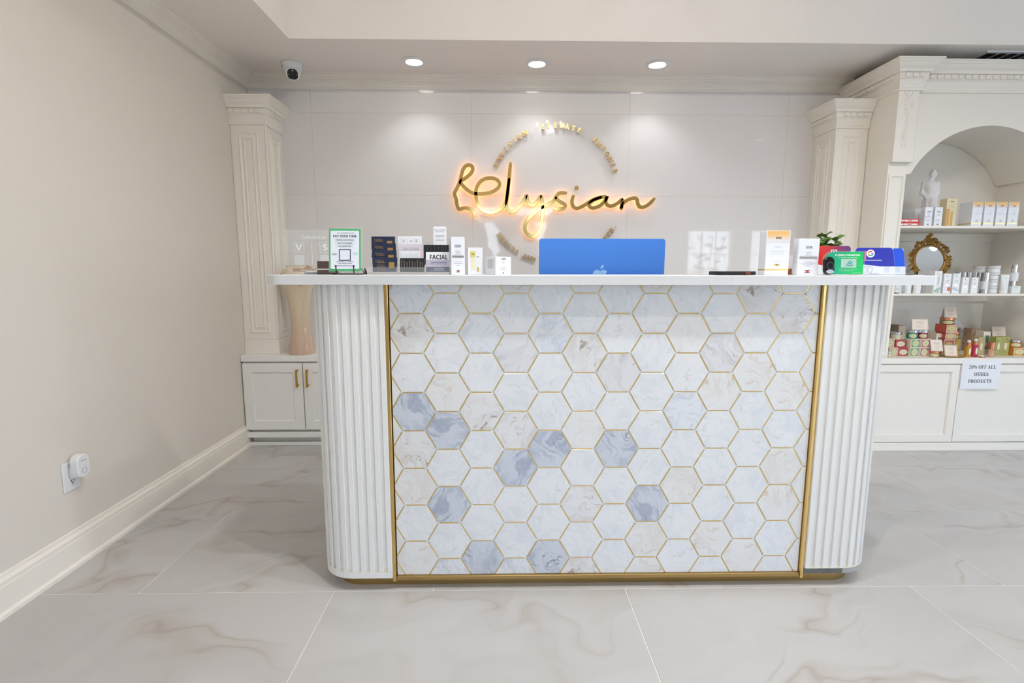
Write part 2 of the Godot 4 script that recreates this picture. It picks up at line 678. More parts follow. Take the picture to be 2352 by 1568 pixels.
func build_room():
	# floor: porcelain tiles in thirds, over a bed of pale grout
	var floor_ := setting("floor", "pale grey porcelain floor with long tan veins", "floor")
	slab(floor_, "grout_bed", paints["floor_grout"], LEFT - 0.1, RIGHT + 0.1, -0.1, -0.0015, BACK - 0.2, FRONT + 0.1, 0.0)
	var row := 0
	var z := -1.648 - 3 * 0.5535
	var shift := [-0.573, -0.905, -0.237, -0.573, -0.905]
	while z < FRONT:
		var from := maxf(z, BACK + 0.005)
		var to := minf(z + 0.5535, FRONT - 0.003)
		var steps := roundi((z + 1.648) / 0.5535)
		var x: float = [-0.573, -0.905, -0.237][posmod(steps, 3)] - 2.0
		while x < RIGHT:
			var a := maxf(x, LEFT + 0.003)
			var b := minf(x + 0.998, RIGHT - 0.003)
			if b - a > 0.01 and to - from > 0.02:
				var o := put(floor_, "floor_tile", box(b - a - 0.0032, 0.012, to - from - 0.0032, 0.0008), paints["floor%d" % rng.randi_range(0, 5)], Vector3((a + b) / 2, -0.006, (from + to) / 2))
				if rng.randf() < 0.35:
					o.rotation.y = PI
			x += 0.998
		z += 0.5535
		row += 1

	# walls
	var left := setting("wall_left", "plain warm white painted wall left of the desk", "wall")
	slab(left, "wall_panel", paints["wall"], LEFT - 0.15, LEFT, -0.1, 3.1, BACK - 0.15, FRONT + 0.15, 0.0)
	var right := setting("wall_right", "warm white wall far to the right", "wall")
	slab(right, "wall_panel", paints["wall"], RIGHT, RIGHT + 0.15, -0.1, 0.5, BACK - 0.15, FRONT + 0.15, 0.0)
	slab(right, "wall_panel", paints["wall"], RIGHT, RIGHT + 0.15, 1.95, 3.1, BACK - 0.15, FRONT + 0.15, 0.0)
	var cuts := [BACK - 0.15, -0.55, 0.35, 0.8, 1.7, FRONT + 0.15]
	for i in range(0, cuts.size(), 2):
		slab(right, "wall_panel", paints["wall"], RIGHT, RIGHT + 0.15, 0.5, 1.95, cuts[i], cuts[i + 1], 0.0)
	for i in 2:
		var c: float = (cuts[1 + 2 * i] + cuts[2 + 2 * i]) / 2
		window(4 + i, Vector3(RIGHT, 0.5, c), 0.9, 1.45, -PI / 2)  # unseen windows, added to bring light in from the right

	var back := setting("wall_back", "glossy grey large-format tile wall behind the gold sign", "wall")
	slab(back, "wall_panel", paints["wall_grout"], LEFT - 0.15, RIGHT + 0.15, -0.1, 3.1, BACK - 0.2, BACK - 0.0015, 0.0)
	var xs := [LEFT + 0.002, -1.194, -0.195, 0.803, 1.81, 2.178]
	var ys := [0.0, 0.063, 0.562, 1.061, 1.560, 2.059, CEIL]
	for i in xs.size() - 1:
		for j in ys.size() - 1:
			put(back, "wall_tile", box(xs[i + 1] - xs[i] - 0.0022, ys[j + 1] - ys[j] - 0.0022, 0.01, 0.0006), paints["wall_tile"], Vector3((xs[i] + xs[i + 1]) / 2, (ys[j] + ys[j + 1]) / 2, BACK - 0.005))
	slab(back, "plaster_face", paints["wall"], 3.33, RIGHT, 0.0, CEIL, BACK - 0.0014, BACK, 0.0)

	# ceiling: a low border round a raised tray
	var ceil_ := setting("ceiling", "low white ceiling border round a raised tray", "ceiling")
	slab(ceil_, "border", paints["ceiling"], LEFT - 0.15, RIGHT + 0.15, CEIL, 2.9, BACK - 0.15, -2.887, 0.0)
	slab(ceil_, "border", paints["ceiling"], LEFT - 0.15, -1.106, CEIL, 2.9, -2.887, 1.7, 0.0)
	slab(ceil_, "border", paints["ceiling"], 5.6, RIGHT + 0.15, CEIL, 2.9, -2.887, 1.7, 0.0)
	slab(ceil_, "border", paints["ceiling"], LEFT - 0.15, RIGHT + 0.15, CEIL, 2.9, 1.7, FRONT + 0.15, 0.0)
	slab(ceil_, "tray_top", paints["ceiling"], LEFT - 0.15, RIGHT + 0.15, 2.9, 3.05, BACK - 0.15, FRONT + 0.15, 0.0)

	# mouldings
	var crown := PackedVector2Array([Vector2(0, -0.074), Vector2(0.006, -0.074), Vector2(0.008, -0.067), Vector2(0.014, -0.064), Vector2(0.018, -0.054), Vector2(0.028, -0.044), Vector2(0.042, -0.036), Vector2(0.042, -0.03), Vector2(0.05, -0.028), Vector2(0.051, -0.02), Vector2(0.059, -0.018), Vector2(0.061, -0.008), Vector2(0.072, -0.006), Vector2(0.072, 0), Vector2(0, 0)])
	var o := put(self, "trim_1", moulding([Vector3(LEFT, CEIL, FRONT), Vector3(LEFT, CEIL, BACK), Vector3(2.175, CEIL, BACK)], crown), paints["trim"])
	o.set_meta("kind", "structure")
	tag(o, "stepped cream crown moulding where ceiling meets the walls", "moulding")
	var foot := PackedVector2Array([Vector2(0, 0), Vector2(0.024, 0), Vector2(0.023, 0.012), Vector2(0.015, 0.02), Vector2(0.014, 0.095), Vector2(0.0125, 0.1), Vector2(0.0125, 0.112), Vector2(0.006, 0.122), Vector2(0.005, 0.132), Vector2(0, 0.134)])
	var b2 := put(self, "baseboard_left", moulding([Vector3(LEFT, 0, FRONT), Vector3(LEFT, 0, -3.165)], foot), paints["trim"])
	b2.set_meta("kind", "structure")
	tag(b2, "tall cream baseboard along the left wall", "baseboard")


# A sash window with muntins, set in an opening whose sill middle is at the given point; it looks along +z when turn is 0.
func window(n: int, at: Vector3, w: float, h: float, turn: float):
	var o := setting("window_%d" % n, "white gridded daylight window in the outer wall, right wall ones added for light", "window")
	o.position = at
	o.rotation.y = turn
	put(o, "window_frame", frame(w, h, [Vector2(0, -0.1), Vector2(0, 0.0), Vector2(0.05, 0.0), Vector2(0.05, -0.1)]), paints["trim"], Vector3(0, h / 2, 0))
	put(o, "casing", frame(w + 0.16, h + 0.16, [Vector2(0, 0), Vector2(0, 0.014), Vector2(0.01, 0.018), Vector2(0.07, 0.012), Vector2(0.08, 0.0)]), paints["trim"], Vector3(0, h / 2, 0.001))
	for i in [1, 2]:
		put(o, "muntin", box(0.018, h - 0.1, 0.02), paints["trim"], Vector3(-w / 2 + 0.05 + (w - 0.1) * i / 3.0, h / 2, -0.06))
	for i in range(1, 4):
		put(o, "muntin", box(w - 0.1, 0.018, 0.018), paints["trim"], Vector3(0, 0.05 + (h - 0.1) * i / 4.0, -0.06))
	put(o, "pane", box(w - 0.09, h - 0.09, 0.003, 0.0), paints["glass"], Vector3(0, h / 2, -0.085))
	put(o, "window_sill", box(w + 0.2, 0.03, 0.08, 0.004), paints["trim"], Vector3(0, -0.015, 0.03))


const SILL := 0.12


func build_street_wall():
	var wall := setting("wall_front", "street wall behind the viewer with door and windows", "wall")
	var z0 := FRONT
	var z1 := FRONT + 0.15
	var m: Material = paints["wall"]
	slab(wall, "wall_panel", m, LEFT - 0.15, -0.52, -0.1, 3.1, z0, z1, 0.0)
	slab(wall, "wall_panel", m, -0.52, 0.99, 2.2, 3.1, z0, z1, 0.0)
	slab(wall, "wall_panel", m, 0.99, 3.23, -0.1, 3.1, z0, z1, 0.0)
	slab(wall, "wall_panel", m, 3.23, RIGHT + 0.15, -0.1, SILL, z0, z1, 0.0)
	slab(wall, "wall_panel", m, 3.23, RIGHT + 0.15, 1.82, 3.1, z0, z1, 0.0)
	slab(wall, "wall_panel", m, 4.09, 4.35, SILL, 1.82, z0, z1, 0.0)
	slab(wall, "wall_panel", m, 5.25, 5.5, SILL, 1.82, z0, z1, 0.0)
	slab(wall, "wall_panel", m, 6.4, RIGHT + 0.15, SILL, 1.82, z0, z1, 0.0)
	window(1, Vector3(3.66, SILL, FRONT), 0.86, 1.82 - SILL, PI)
	window(2, Vector3(4.8, SILL, FRONT), 0.9, 1.82 - SILL, PI)
	window(3, Vector3(5.95, SILL, FRONT), 0.9, 1.82 - SILL, PI)
	# glazed double door with a transom
	var door := setting("door_1", "glazed double street door under a transom light", "door")
	door.position = Vector3(0.235, 0, FRONT)
	door.rotation.y = PI
	for s in [-1, 1]:
		put(door, "door_leaf", frame(0.74, 2.0, rails(0.09, 0.04)), paints["trim"], Vector3(0.375 * s, 1.0, -0.08))
		put(door, "pane", box(0.57, 1.83, 0.006, 0.0), paints["glass"], Vector3(0.375 * s, 1.0, -0.06))
		put(door, "door_handle", box(0.02, 0.3, 0.03, 0.005), paints["gold_satin"], Vector3(0.05 * s, 1.0, -0.025))
	put(door, "transom_frame", frame(1.51, 0.2, [Vector2(0, -0.1), Vector2(0, 0.0), Vector2(0.03, 0.0), Vector2(0.03, -0.1)]), paints["trim"], Vector3(0, 2.1, 0))
	for i in range(1, 5):
		put(door, "muntin", box(0.014, 0.15, 0.02), paints["trim"], Vector3(-0.725 + 1.45 * i / 5.0, 2.1, -0.05))
	put(door, "pane", box(1.46, 0.15, 0.004, 0.0), paints["glass"], Vector3(0, 2.1, -0.06))
	# pavement outside
	var walk := setting("ground_outside", "pale concrete pavement outside the street wall", "pavement")
	slab(walk, "paving", ink("b9b4aa", 0.9), -12.0, 20.0, -0.3, -0.12, FRONT + 0.15, 16.0, 0.0)
	slab(walk, "paving", ink("b9b4aa", 0.9), RIGHT + 0.15, 20.0, -0.3, -0.12, -12.0, FRONT + 0.15, 0.0)


func build_front_room():
	# clipped shrubs outside the street door
	for k in 3:
		var shrub := thing("shrub", ["clipped green shrub outside the street door, left leaf", "clipped green shrub outside the middle of the street door", "clipped green shrub outside the street door, right leaf"][k], "shrub", Vector3(-0.75 + 1.05 * k, -0.12, 4.4), 0.7 * k, "shrubs outside the street door")
		var st := start(true)
		for i in 34:
			var t := i / 33.0
			var a := i * 2.4
			add_ball(st, Vector3(cos(a) * 0.36 * sqrt(1.0 - t * 0.7), 0.25 + 2.0 * t, sin(a) * 0.26), Vector3(0.28, 0.24, 0.24) * rng.randf_range(0.7, 1.1), 9, 6)
		put(shrub, "foliage", done(st), paints["leaf_dark"])
		put(shrub, "trunk", can(0.05, 0.3, 10), paints["terracotta"])
	# a leafy plant by the street window, mirrored in the tile wall
	var t := thing("potted_plant", "leafy potted plant standing by the street window", "plant", Vector3(3.45, 0, 1.95))
	put(t, "pot", lathe([Vector2(0, 0), Vector2(0.12, 0), Vector2(0.16, 0.32), Vector2(0.17, 0.33), Vector2(0.15, 0.33), Vector2(0.14, 0.3), Vector2(0, 0.3)]), paints["terracotta"])
	for i in 9:
		var a := i * 2.4
		var lean := 0.1 + 0.15 * rng.randf()
		var tall := 0.75 + 0.65 * rng.randf()
		var top := Vector3(cos(a) * lean * 1.8, 0.3 + tall, sin(a) * lean * 0.6)
		var stem := put(t, "stem", tube(curve([Vector3(cos(a) * 0.05, 0.29, sin(a) * 0.05), Vector3(cos(a) * lean * 0.6, 0.3 + tall * 0.5, sin(a) * 0.05), top], 4), 0.006, 6), paints["leaf_dark"])
		for k in 5:
			var p := Vector3(cos(a) * 0.05, 0.3, 0).lerp(top, 0.45 + 0.137 * k)
			put(stem, "leaf", leaf(0.13, 0.09), paints["leaf"], p, Vector3(rng.randf_range(-0.9, 0.5), rng.randf() * TAU, rng.randf_range(-0.5, 0.5)))


# A cupped leaf from its stalk at the origin along +x.
func leaf(long: float, wide: float) -> ArrayMesh:
	var key := "leaf%.3f,%.3f" % [long, wide]
	if shapes.has(key):
		return shapes[key]
	var st := start(true)
	var rows := []
	for i in 7:
		var t := i / 6.0
		var w := wide * 0.5 * sin(PI * pow(t, 0.75)) + 0.001
		var y := 0.12 * long * sin(PI * t)
		rows.append([Vector3(long * t, y + w * 0.35, -w), Vector3(long * t, y, 0), Vector3(long * t, y + w * 0.35, w)])
	for up in [1.0, -1.0]:
		for i in 6:
			for k in 2:
				var o: Vector3 = Vector3.UP * 0.0006 * up
				face(st, [rows[i][k] + o, rows[i + 1][k] + o, rows[i + 1][k + 1] + o, rows[i][k + 1] + o], Vector3.UP * up)
	shapes[key] = done(st)
	return shapes[key]


# ---------------------------------------------------------------- the desk

# Footprint of the desk body, front corners rounded, as Vector2(x, z).
func footprint(x0: float, x1: float, front: float, back: float, r: float, n := 10) -> PackedVector2Array:
	var p := PackedVector2Array([Vector2(x0, back)])
	for i in n + 1:
		var a := PI / 2 * i / n
		p.append(Vector2(x0 + r - r * cos(a), front - r + r * sin(a)))
	for i in n + 1:
		var a := PI / 2 * i / n
		p.append(Vector2(x1 - r + r * sin(a), front - r + r * cos(a)))
	p.append(Vector2(x1, back))
	return p


func build_desk():
	var desk := thing("reception_desk", "white fluted reception desk with marble hexagon front and gold plinth", "desk")
	var body_top := TOP - 0.03
	# carcass: two rounded wings and the recessed middle that carries the tiles
	var wing := PackedVector2Array()
	var r := 0.112
	var lx := -0.624
	var lz := -1.653
	wing.append(Vector2(lx, -1.94))
	for i in 13:
		var a := PI / 2 * i / 12
		wing.append(Vector2(lx + r - r * cos(a), lz - r + r * sin(a)))
	wing.append(Vector2(-0.377, lz))
	wing.append(Vector2(-0.377, -1.94))
	var mirror_of := PackedVector2Array()
	for q in wing:
		mirror_of.append(Vector2(0.666 - q.x, q.y))
	var left := put(desk, "fluted_panel", standing(wing, 0.047, body_top), paints["flute"])
	left.set_meta("label", "rounded white fluted panel at the left end of the desk")
	var right := put(desk, "fluted_panel", standing(mirror_of, 0.047, body_top), paints["flute"])
	right.set_meta("label", "rounded white fluted panel at the right end of the desk")
	# staves: lands of 15 mm every 30 mm, along the flat, round the corner and down the side
	var arc_start := 0.138
	var stave := box(0.0165, body_top - 0.069, 0.0065, 0.001)
	var stop := box(0.0128, 0.005, 0.0056, 0.0004)
	for i in range(0, 19):
		var s := 0.0085 + 0.0298 * i
		var p: Vector3
		var n: Vector3
		var flat := 0.135
		var bend := PI / 2 * r
		if s < flat:
			p = Vector3(-0.377 - s, 0, lz)
			n = Vector3(0, 0, 1)
		elif s < flat + bend:
			var a := (s - flat) / r
			p = Vector3(lx + r - r * sin(a), 0, lz - r + r * cos(a))
			n = Vector3(-sin(a), 0, cos(a))
		else:
			p = Vector3(lx, 0, lz - r - (s - flat - bend))
			n = Vector3(-1, 0, 0)
		for side in 2:
			var q := p
			var m := n
			if side == 1:
				q.x = 0.666 - q.x
				m.x = -m.x
			put([left, right][side], "stave", stave, paints["flute"], q + m * 0.0031 + Vector3(0, (0.069 + body_top) / 2, 0), Vector3(0, atan2(m.x, m.z), 0))
			var t := Vector3(m.z, 0, -m.x) * (1.0 if side == 0 else -1.0)
			put([left, right][side], "groove_stop", stop, paints["raw_edge"], q - t * 0.0149 + m * 0.0027 + Vector3(0, 0.071, 0), Vector3(0, atan2(m.x, m.z), 0))
	# a plain rail under the flutes
	var rail := PackedVector2Array([Vector2(0, 0.047), Vector2(0.0063, 0.047), Vector2(0.0063, 0.069), Vector2(0, 0.069)])
	var path := [Vector3(lx, 0, -1.94)]
	for i in 13:
		var a := PI / 2 * i / 12
		path.append(Vector3(lx + r - r * cos(a), 0, lz - r + r * sin(a)))
	path.append(Vector3(-0.377, 0, lz))
	var other := []
	for q in path:
		other.push_front(Vector3(0.666 - q.x, q.y, q.z))
	var flip := PackedVector2Array()
	for q in rail:
		flip.append(Vector2(-q.x, q.y))
	path.reverse()
	other.reverse()
	put(left, "foot_rail", moulding(path, flip), paints["flute"])
	other.reverse()
	var back_path := other.duplicate()
	back_path.reverse()
	put(right, "foot_rail", moulding(back_path, rail), paints["flute"])

	put(desk, "carcass", standing(PackedVector2Array([Vector2(-0.377, -1.69), Vector2(1.043, -1.69), Vector2(1.043, -1.94), Vector2(-0.377, -1.94)]), 0.047, body_top), paints["flute"])
	var plinth := put(desk, "plinth", standing(footprint(-0.595, 1.261, -1.686, -1.92, 0.1), 0.0, 0.0475), paints["gold_brushed"])
	plinth.set_meta("label", "brushed gold plinth under the desk")
	# gold trims round the tile panel
	slab(desk, "gold_trim", paints["gold"], -0.3765, -0.366, 0.03, body_top, -1.69, -1.6535, 0.001)
	slab(desk, "gold_trim", paints["gold_satin"], 1.032, 1.0425, 0.03, body_top, -1.69, -1.6535, 0.001)
	slab(desk, "gold_trim", paints["gold_brushed"], -0.364, 1.03, 0.034, 0.047, -1.69, -1.657, 0.001)
	# work surface behind the counter
	slab(desk, "work_surface", paints["quartz"], -0.6, 1.266, 0.72, 0.75, -2.55, -1.9405, 0.003)
	slab(desk, "side_panel", paints["flute"], -0.6, -0.575, 0.0, 0.7195, -2.55, -1.9405, 0.001)
	slab(desk, "side_panel", paints["flute"], 1.241, 1.266, 0.0, 0.7195, -2.55, -1.9405, 0.001)

	build_tiles(desk)

	var top := thing("counter_top", "long white quartz counter top with rounded ends on the desk", "counter")
	put(top, "slab", standing(footprint(-0.745, 1.408, -1.622, -2.03, 0.055, 8), TOP - 0.0298, TOP, 0.0015), paints["quartz"])


# Hexagons 150 mm across the points, with gold inlay in the joints.
func build_tiles(desk: Node3D):
	var panel := put(desk, "tile_panel", box(1.394, 0.994, 0.018, 0.0), paints["grout"], Vector3(0.333, 0.5455, -1.6795))
	panel.set_meta("label", "white marble hexagon panel with gold inlaid joints")
	var kinds := {
		"G": [[0, 3], [1, 4], [4, 4], [3, 5], [6, 4], [1, 6], [7, 6], [2, 7], [4, 7]],
		"g": [[0, 0], [8, 3], [1, 8], [3, 8], [4, 1], [2, 1], [-1, 8]],
		"S": [[3, 2], [6, 2], [9, 2]],
		"B": [[0, 1], [5, 2], [3, 4], [11, 1], [5, 6], [10, 0], [2, 3], [5, 8], [0, 4]],
		"T": [[8, 1], [10, 2], [9, 3], [2, 0], [8, 5], [7, 8], [11, 5], [10, 7], [0, 5], [7, 7], [5, 4], [0, 7], [3, 0], [7, 0], [1, 3], [9, 7], [11, 6], [11, 3]],
	}
	var which := {}
	for k in kinds:
		for q in kinds[k]:
			which[q] = k
	var side := 0.075
	var cut := 0.0726
	var whole := PackedVector2Array()
	for i in 6:
		whole.append(Vector2(cos(PI / 3 * i), sin(PI / 3 * i)) * cut)
	var area := PackedVector2Array([Vector2(-0.3635, 0.0475), Vector2(1.0295, 0.0475), Vector2(1.0295, 1.0425), Vector2(-0.3635, 1.0425)])
	var shared := prism(whole, 0.0035, 0.0006)
	var bar := box(0.0625, 0.0034, 0.003, 0.0004)
	var seen := {}
	for k in range(-1, 13):
		var cx := -0.2955 + 0.1126 * k
		for n in 9:
			var cy := (1.015 if k % 2 == 0 else 1.0803) - 0.13 * n
			var moved := PackedVector2Array()
			for q in whole:
				moved.append(q + Vector2(cx, cy))
			var parts := Geometry2D.intersect_polygons(moved, area)
			if parts.is_empty():
				continue
			var mesh := shared
			var p := parts[0]
			var all_in := true
			for q in moved:
				all_in = all_in and Geometry2D.is_point_in_polygon(q, area)
			if not all_in:
				var local := PackedVector2Array()
				for q in p:
					local.append(q - Vector2(cx, cy))
				mesh = prism(local, 0.0035, 0.0004)
			var kind: String = which.get([k, n], "W")
			var o := put(panel, "hexagon_tile", mesh, paints["hex%s%d" % [kind, rng.randi_range(0, 7)]], Vector3(cx, cy, -1.6670) - panel.position)
			if all_in:
				o.rotation.z = PI / 3 * rng.randi_range(0, 5)
			# inlay on three of the six sides, so that every joint gets one bar
			for i in 6:
				var a := PI / 3 * i + PI / 6
				var mid := Vector2(cx, cy) + Vector2(cos(a), sin(a)) * 0.0650
				var key := Vector2i(roundi(mid.x * 100), roundi(mid.y * 100))
				if seen.has(key):
					continue
				seen[key] = true
				var along := Vector2(-sin(a), cos(a))
				var e0 := mid - along * 0.0325
				var e1 := mid + along * 0.0325
				var kept := Geometry2D.intersect_polyline_with_polygon(PackedVector2Array([e0, e1]), area)
				if kept.is_empty() or kept[0].size() < 2:
					continue
				var l := kept[0][0].distance_to(kept[0][1])
				if l < 0.006:
					continue
				var c := (kept[0][0] + kept[0][1]) / 2
				put(panel, "gold_inlay", bar if absf(l - 0.065) < 0.002 else box(l, 0.0034, 0.003, 0.0004), paints["gold_satin"], Vector3(c.x, c.y, -1.6688) - panel.position, Vector3(0, 0, a + PI / 2))


# ---------------------------------------------------------------- columns and low cabinets by the tile wall

const CAP := [Vector2(0, 0), Vector2(0.008, 0.002), Vector2(0.01, 0.012), Vector2(0.006, 0.016), Vector2(0.008, 0.03), Vector2(0.014, 0.05), Vector2(0.014, 0.056), Vector2(0.02, 0.06), Vector2(0.02, 0.088), Vector2(0.03, 0.09), Vector2(0.032, 0.104), Vector2(0.044, 0.116), Vector2(0.054, 0.132), Vector2(0.058, 0.134), Vector2(0.058, 0.142), Vector2(0.064, 0.144), Vector2(0.064, 0.152), Vector2(0, 0.152)]


# Small blocks under a cornice along a straight run, outwards to the right of the way it runs.
func dentils(parent: Node3D, a: Vector3, b: Vector3, y: float, out: float, m: Material, pitch := 0.039):
	var d := (b - a).normalized()
	var n := d.cross(Vector3.UP)
	var long := a.distance_to(b)
	var count := maxi(1, int(long / pitch))
	for i in count:
		var p := a + d * (long - (count - 1) * pitch) / 2 + d * pitch * i + n * (out + 0.004)
		put(parent, "dentil", box(0.024, 0.021, 0.012, 0.001), m, Vector3(p.x, y, p.z), Vector3(0, atan2(n.x, n.z), 0))


func column(x0: float, x1: float, label: String, wall_side: int):
	var m: Material = paints["cabinet"]
	var zf := -3.19
	var o := thing("pilaster_column", label, "column", Vector3((x0 + x1) / 2, SHELF_LOW, BACK))
	var c := o.position
	slab(o, "shaft", m, x0 - c.x, x1 - c.x, 0.09, 1.37, 0.0005, zf - c.z, 0.002)
	slab(o, "base_block", m, x0 - c.x - (0.006 if wall_side > 0 else 0.0), x1 - c.x + (0.006 if wall_side < 0 else 0.0), 0.0, 0.09, 0.0005, zf - c.z + 0.006, 0.002)
	# raised panels on the front and on the open side
	var w := x1 - x0
	var front := put(o, "front_panel", frame(w - 0.09, 1.18, BEAD), m, Vector3(0, 0.72, zf - c.z))
	put(front, "inner_bead", frame(w - 0.14, 1.12, BEAD), m, Vector3(0, 0, 0))
	put(front, "raised_field", box(w - 0.168, 1.09, 0.006, 0.002), m, Vector3(0, 0, 0))
	var sx := (x1 if wall_side < 0 else x0) - c.x
	var flank := put(o, "side_panel", frame(0.13, 1.18, BEAD), m, Vector3(sx, 0.72, (zf - BACK) / 2), Vector3(0, PI / 2 if wall_side < 0 else -PI / 2, 0))
	put(flank, "inner_bead", frame(0.08, 1.12, BEAD), m)
	put(flank, "raised_field", box(0.052, 1.09, 0.006, 0.002), m)
	put(o, "corner_bead", can(0.006, 1.27, 10), m, Vector3(sx, 0.095, zf - c.z))
	# cornice with dentils
	var path := [Vector3(x0, 0, zf), Vector3(x1, 0, zf), Vector3(x1, 0, BACK + 0.001)] if wall_side < 0 else [Vector3(x0, 0, BACK + 0.001), Vector3(x0, 0, zf), Vector3(x1, 0, zf)]
	for i in path.size():
		path[i] -= Vector3(c.x, 0, c.z)
	var cap := put(o, "cornice", moulding(path, PackedVector2Array(CAP)), m, Vector3(0, 1.35, 0))
	put(cap, "lid", box(w, 0.15, 0.228, 0.001), m, Vector3(0, 0.076, 0.1155))
	for i in path.size() - 1:
		dentils(cap, path[i], path[i + 1], 0.0745, 0.02, m)


func low_cabinet(called_label: String, top_label: String, x0: float, x1: float):
	var m: Material = paints["cabinet_white"]
	var o := thing("base_cabinet", called_label, "cabinet", Vector3((x0 + x1) / 2, 0, -3.14))
	var w := x1 - x0 - 0.004
	slab(o, "body", m, -w / 2, w / 2, 0.1, 0.535, 0.0, BACK + 3.1405, 0.001)
	slab(o, "toe_board", m, -w / 2 + 0.012, w / 2 - 0.012, 0.0, 0.099, -0.03, -0.05, 0.001)
	slab(o, "bottom_rail", m, -w / 2, w / 2, 0.058, 0.092, 0.004, 0.02, 0.002)
	slab(o, "toe_moulding", m, -w / 2 + 0.012, w / 2, 0.0, 0.022, -0.02, -0.002, 0.002)
	for s in [-1, 1]:
		var dw := w / 2 - 0.007
		var d := put(o, "door", box(dw, 0.415, 0.012, 0.0015), m, Vector3(s * (w / 4 - 0.0005), 0.318, 0.0075))
		put(d, "shaker_frame", frame(dw - 0.0002, 0.4148, rails(0.058, 0.008)), m, Vector3(0, 0, 0.006))
		var h := put(d, "handle", box(0.011, 0.108, 0.009, 0.002), paints["brass"], Vector3(-s * (dw / 2 - 0.028), 0.118, 0.036))
		for e in [-1, 1]:
			put(h, "post", box(0.011, 0.012, 0.022, 0.002), paints["brass"], Vector3(0, 0.046 * e, -0.0145))
	var t := thing("cabinet_top", top_label, "worktop", Vector3((x0 + x1) / 2, 0.5355, -3.14))
	slab(t, "slab", paints["cabinet_white"], -(x1 - x0) / 2 + 0.001, (x1 - x0) / 2 - 0.001, 0.0, SHELF_LOW - 0.5355, 0.022, BACK + 3.1405, 0.002)


func build_columns():
	low_cabinet("low white shaker cabinet with brass pulls in the left corner", "white top board of the low cabinet under the vase", LEFT + 0.002, -0.85)
	low_cabinet("low white shaker cabinet with brass pulls hidden behind the desk's right end", "white top board under the right pilaster column", 1.5, 2.176)
	column(LEFT + 0.001, -1.385, "cream panelled pilaster column with dentil cornice against the left wall", -1)
	column(1.985, 2.1775, "cream panelled pilaster column with dentil cornice beside the display niche", 1)


# ---------------------------------------------------------------- the display niche

func build_niche():
	var m: Material = paints["cabinet"]
	var x0 := 2.18
	var x1 := 3.32
	var i0 := 2.288
	var i1 := 3.212
	var zf := -3.0
	var o := thing("display_niche", "tall cream built-in with arched shelving niche and dentil crown", "cabinet")
	slab(o, "base", m, x0, x1, 0.0, 0.5365, BACK + 0.001, zf - 0.02, 0.001)
	slab(o, "foot_board", m, x0, x1, 0.0, 0.05, zf - 0.019, zf + 0.004, 0.002)
	slab(o, "foot_moulding", m, x0, x1, 0.0, 0.016, zf + 0.004, zf + 0.012, 0.002)
	slab(o, "ledge", m, x0, x1, 0.537, SHELF_LOW, BACK + 0.001, zf + 0.008, 0.002)
	for d in [[x0 + 0.004, 2.731], [2.7345, x1 - 0.004]]:
		var w: float = d[1] - d[0]
		var door := put(o, "door", box(w, 0.478, 0.012, 0.001), m, Vector3((d[0] + d[1]) / 2, 0.294, zf - 0.013))
		put(door, "shaker_frame", frame(w - 0.0002, 0.4778, rails(0.046, 0.012)), m, Vector3(0, 0, 0.006))
	# side posts, backs and the arched head
	for s in [[x0, i0], [i1, x1]]:
		var post := slab(o, "post", m, s[0], s[1], SHELF_LOW + 0.0005, 2.07, BACK + 0.001, zf, 0.001)
		put(post, "post_panel", frame(0.09, 1.04, rails(0.014, 0.007)), m, Vector3(0, -0.215, 0.2095))
		var head := slab(o, "post_head", m, s[0] - 0.001, s[1] + 0.006, 1.69, 2.07, zf + 0.0005, zf + 0.03, 0.001)
		put(head, "carved_drop", carving(), m, Vector3(0, 0.16, 0.0145))
	slab(o, "back_board", m, i0, i1, SHELF_LOW + 0.0005, 2.0, BACK + 0.001, BACK + 0.012, 0.0)
	for y in [SHELF_HIGH - 0.014, SHELF_MID - 0.014]:
		slab(o, "cleat", m, i0, i1, y - 0.055, y - 0.0002, BACK + 0.0125, BACK + 0.03, 0.002)
	var head := PackedVector2Array([Vector2(i0, 1.63)])
	for i in 33:
		var x := 2.31 + 0.88 * i / 32.0
		head.append(Vector2(x, 1.397 + sqrt(0.248 - (x - 2.75) * (x - 2.75))))
	head.append(Vector2(i1, 1.63))
	head.append(Vector2(i1, 2.07))
	head.append(Vector2(i0, 2.07))
	put(o, "arched_head", prism(head, 0.405), m, Vector3(0, 0, zf - 0.0005))
	for y in [SHELF_HIGH, SHELF_MID]:
		slab(o, "shelf", m, i0 + 0.0005, (i1 - 0.0005) if y == SHELF_HIGH else 3.10, y - 0.0135, y, BACK + 0.013, zf - 0.004, 0.0015)
	put(o, "shelf_bracket", box(0.014, 0.03, 0.02, 0.002), m, Vector3(3.085, SHELF_MID - 0.029, zf - 0.02))
	# crown
	var path := [Vector3(x0, 0, BACK + 0.001), Vector3(x0, 0, zf + 0.03), Vector3(i0 + 0.012, 0, zf + 0.03), Vector3(i0 + 0.012, 0, zf), Vector3(i1 - 0.012, 0, zf), Vector3(i1 - 0.012, 0, zf + 0.03), Vector3(x1, 0, zf + 0.03), Vector3(x1, 0, BACK + 0.001)]
	var big := PackedVector2Array()
	for q in CAP:
		big.append(q * Vector2(1.05, 1.02))
	var cap := put(o, "cornice", moulding(path, big), m, Vector3(0, 2.065, 0))
	slab(cap, "lid", m, x0, x1, 0.0, 0.152, BACK + 0.001, zf + 0.01, 0.001)
	for i in path.size() - 1:
		if path[i].distance_to(path[i + 1]) > 0.05:
			dentils(cap, path[i], path[i + 1], 0.076, 0.021, m)


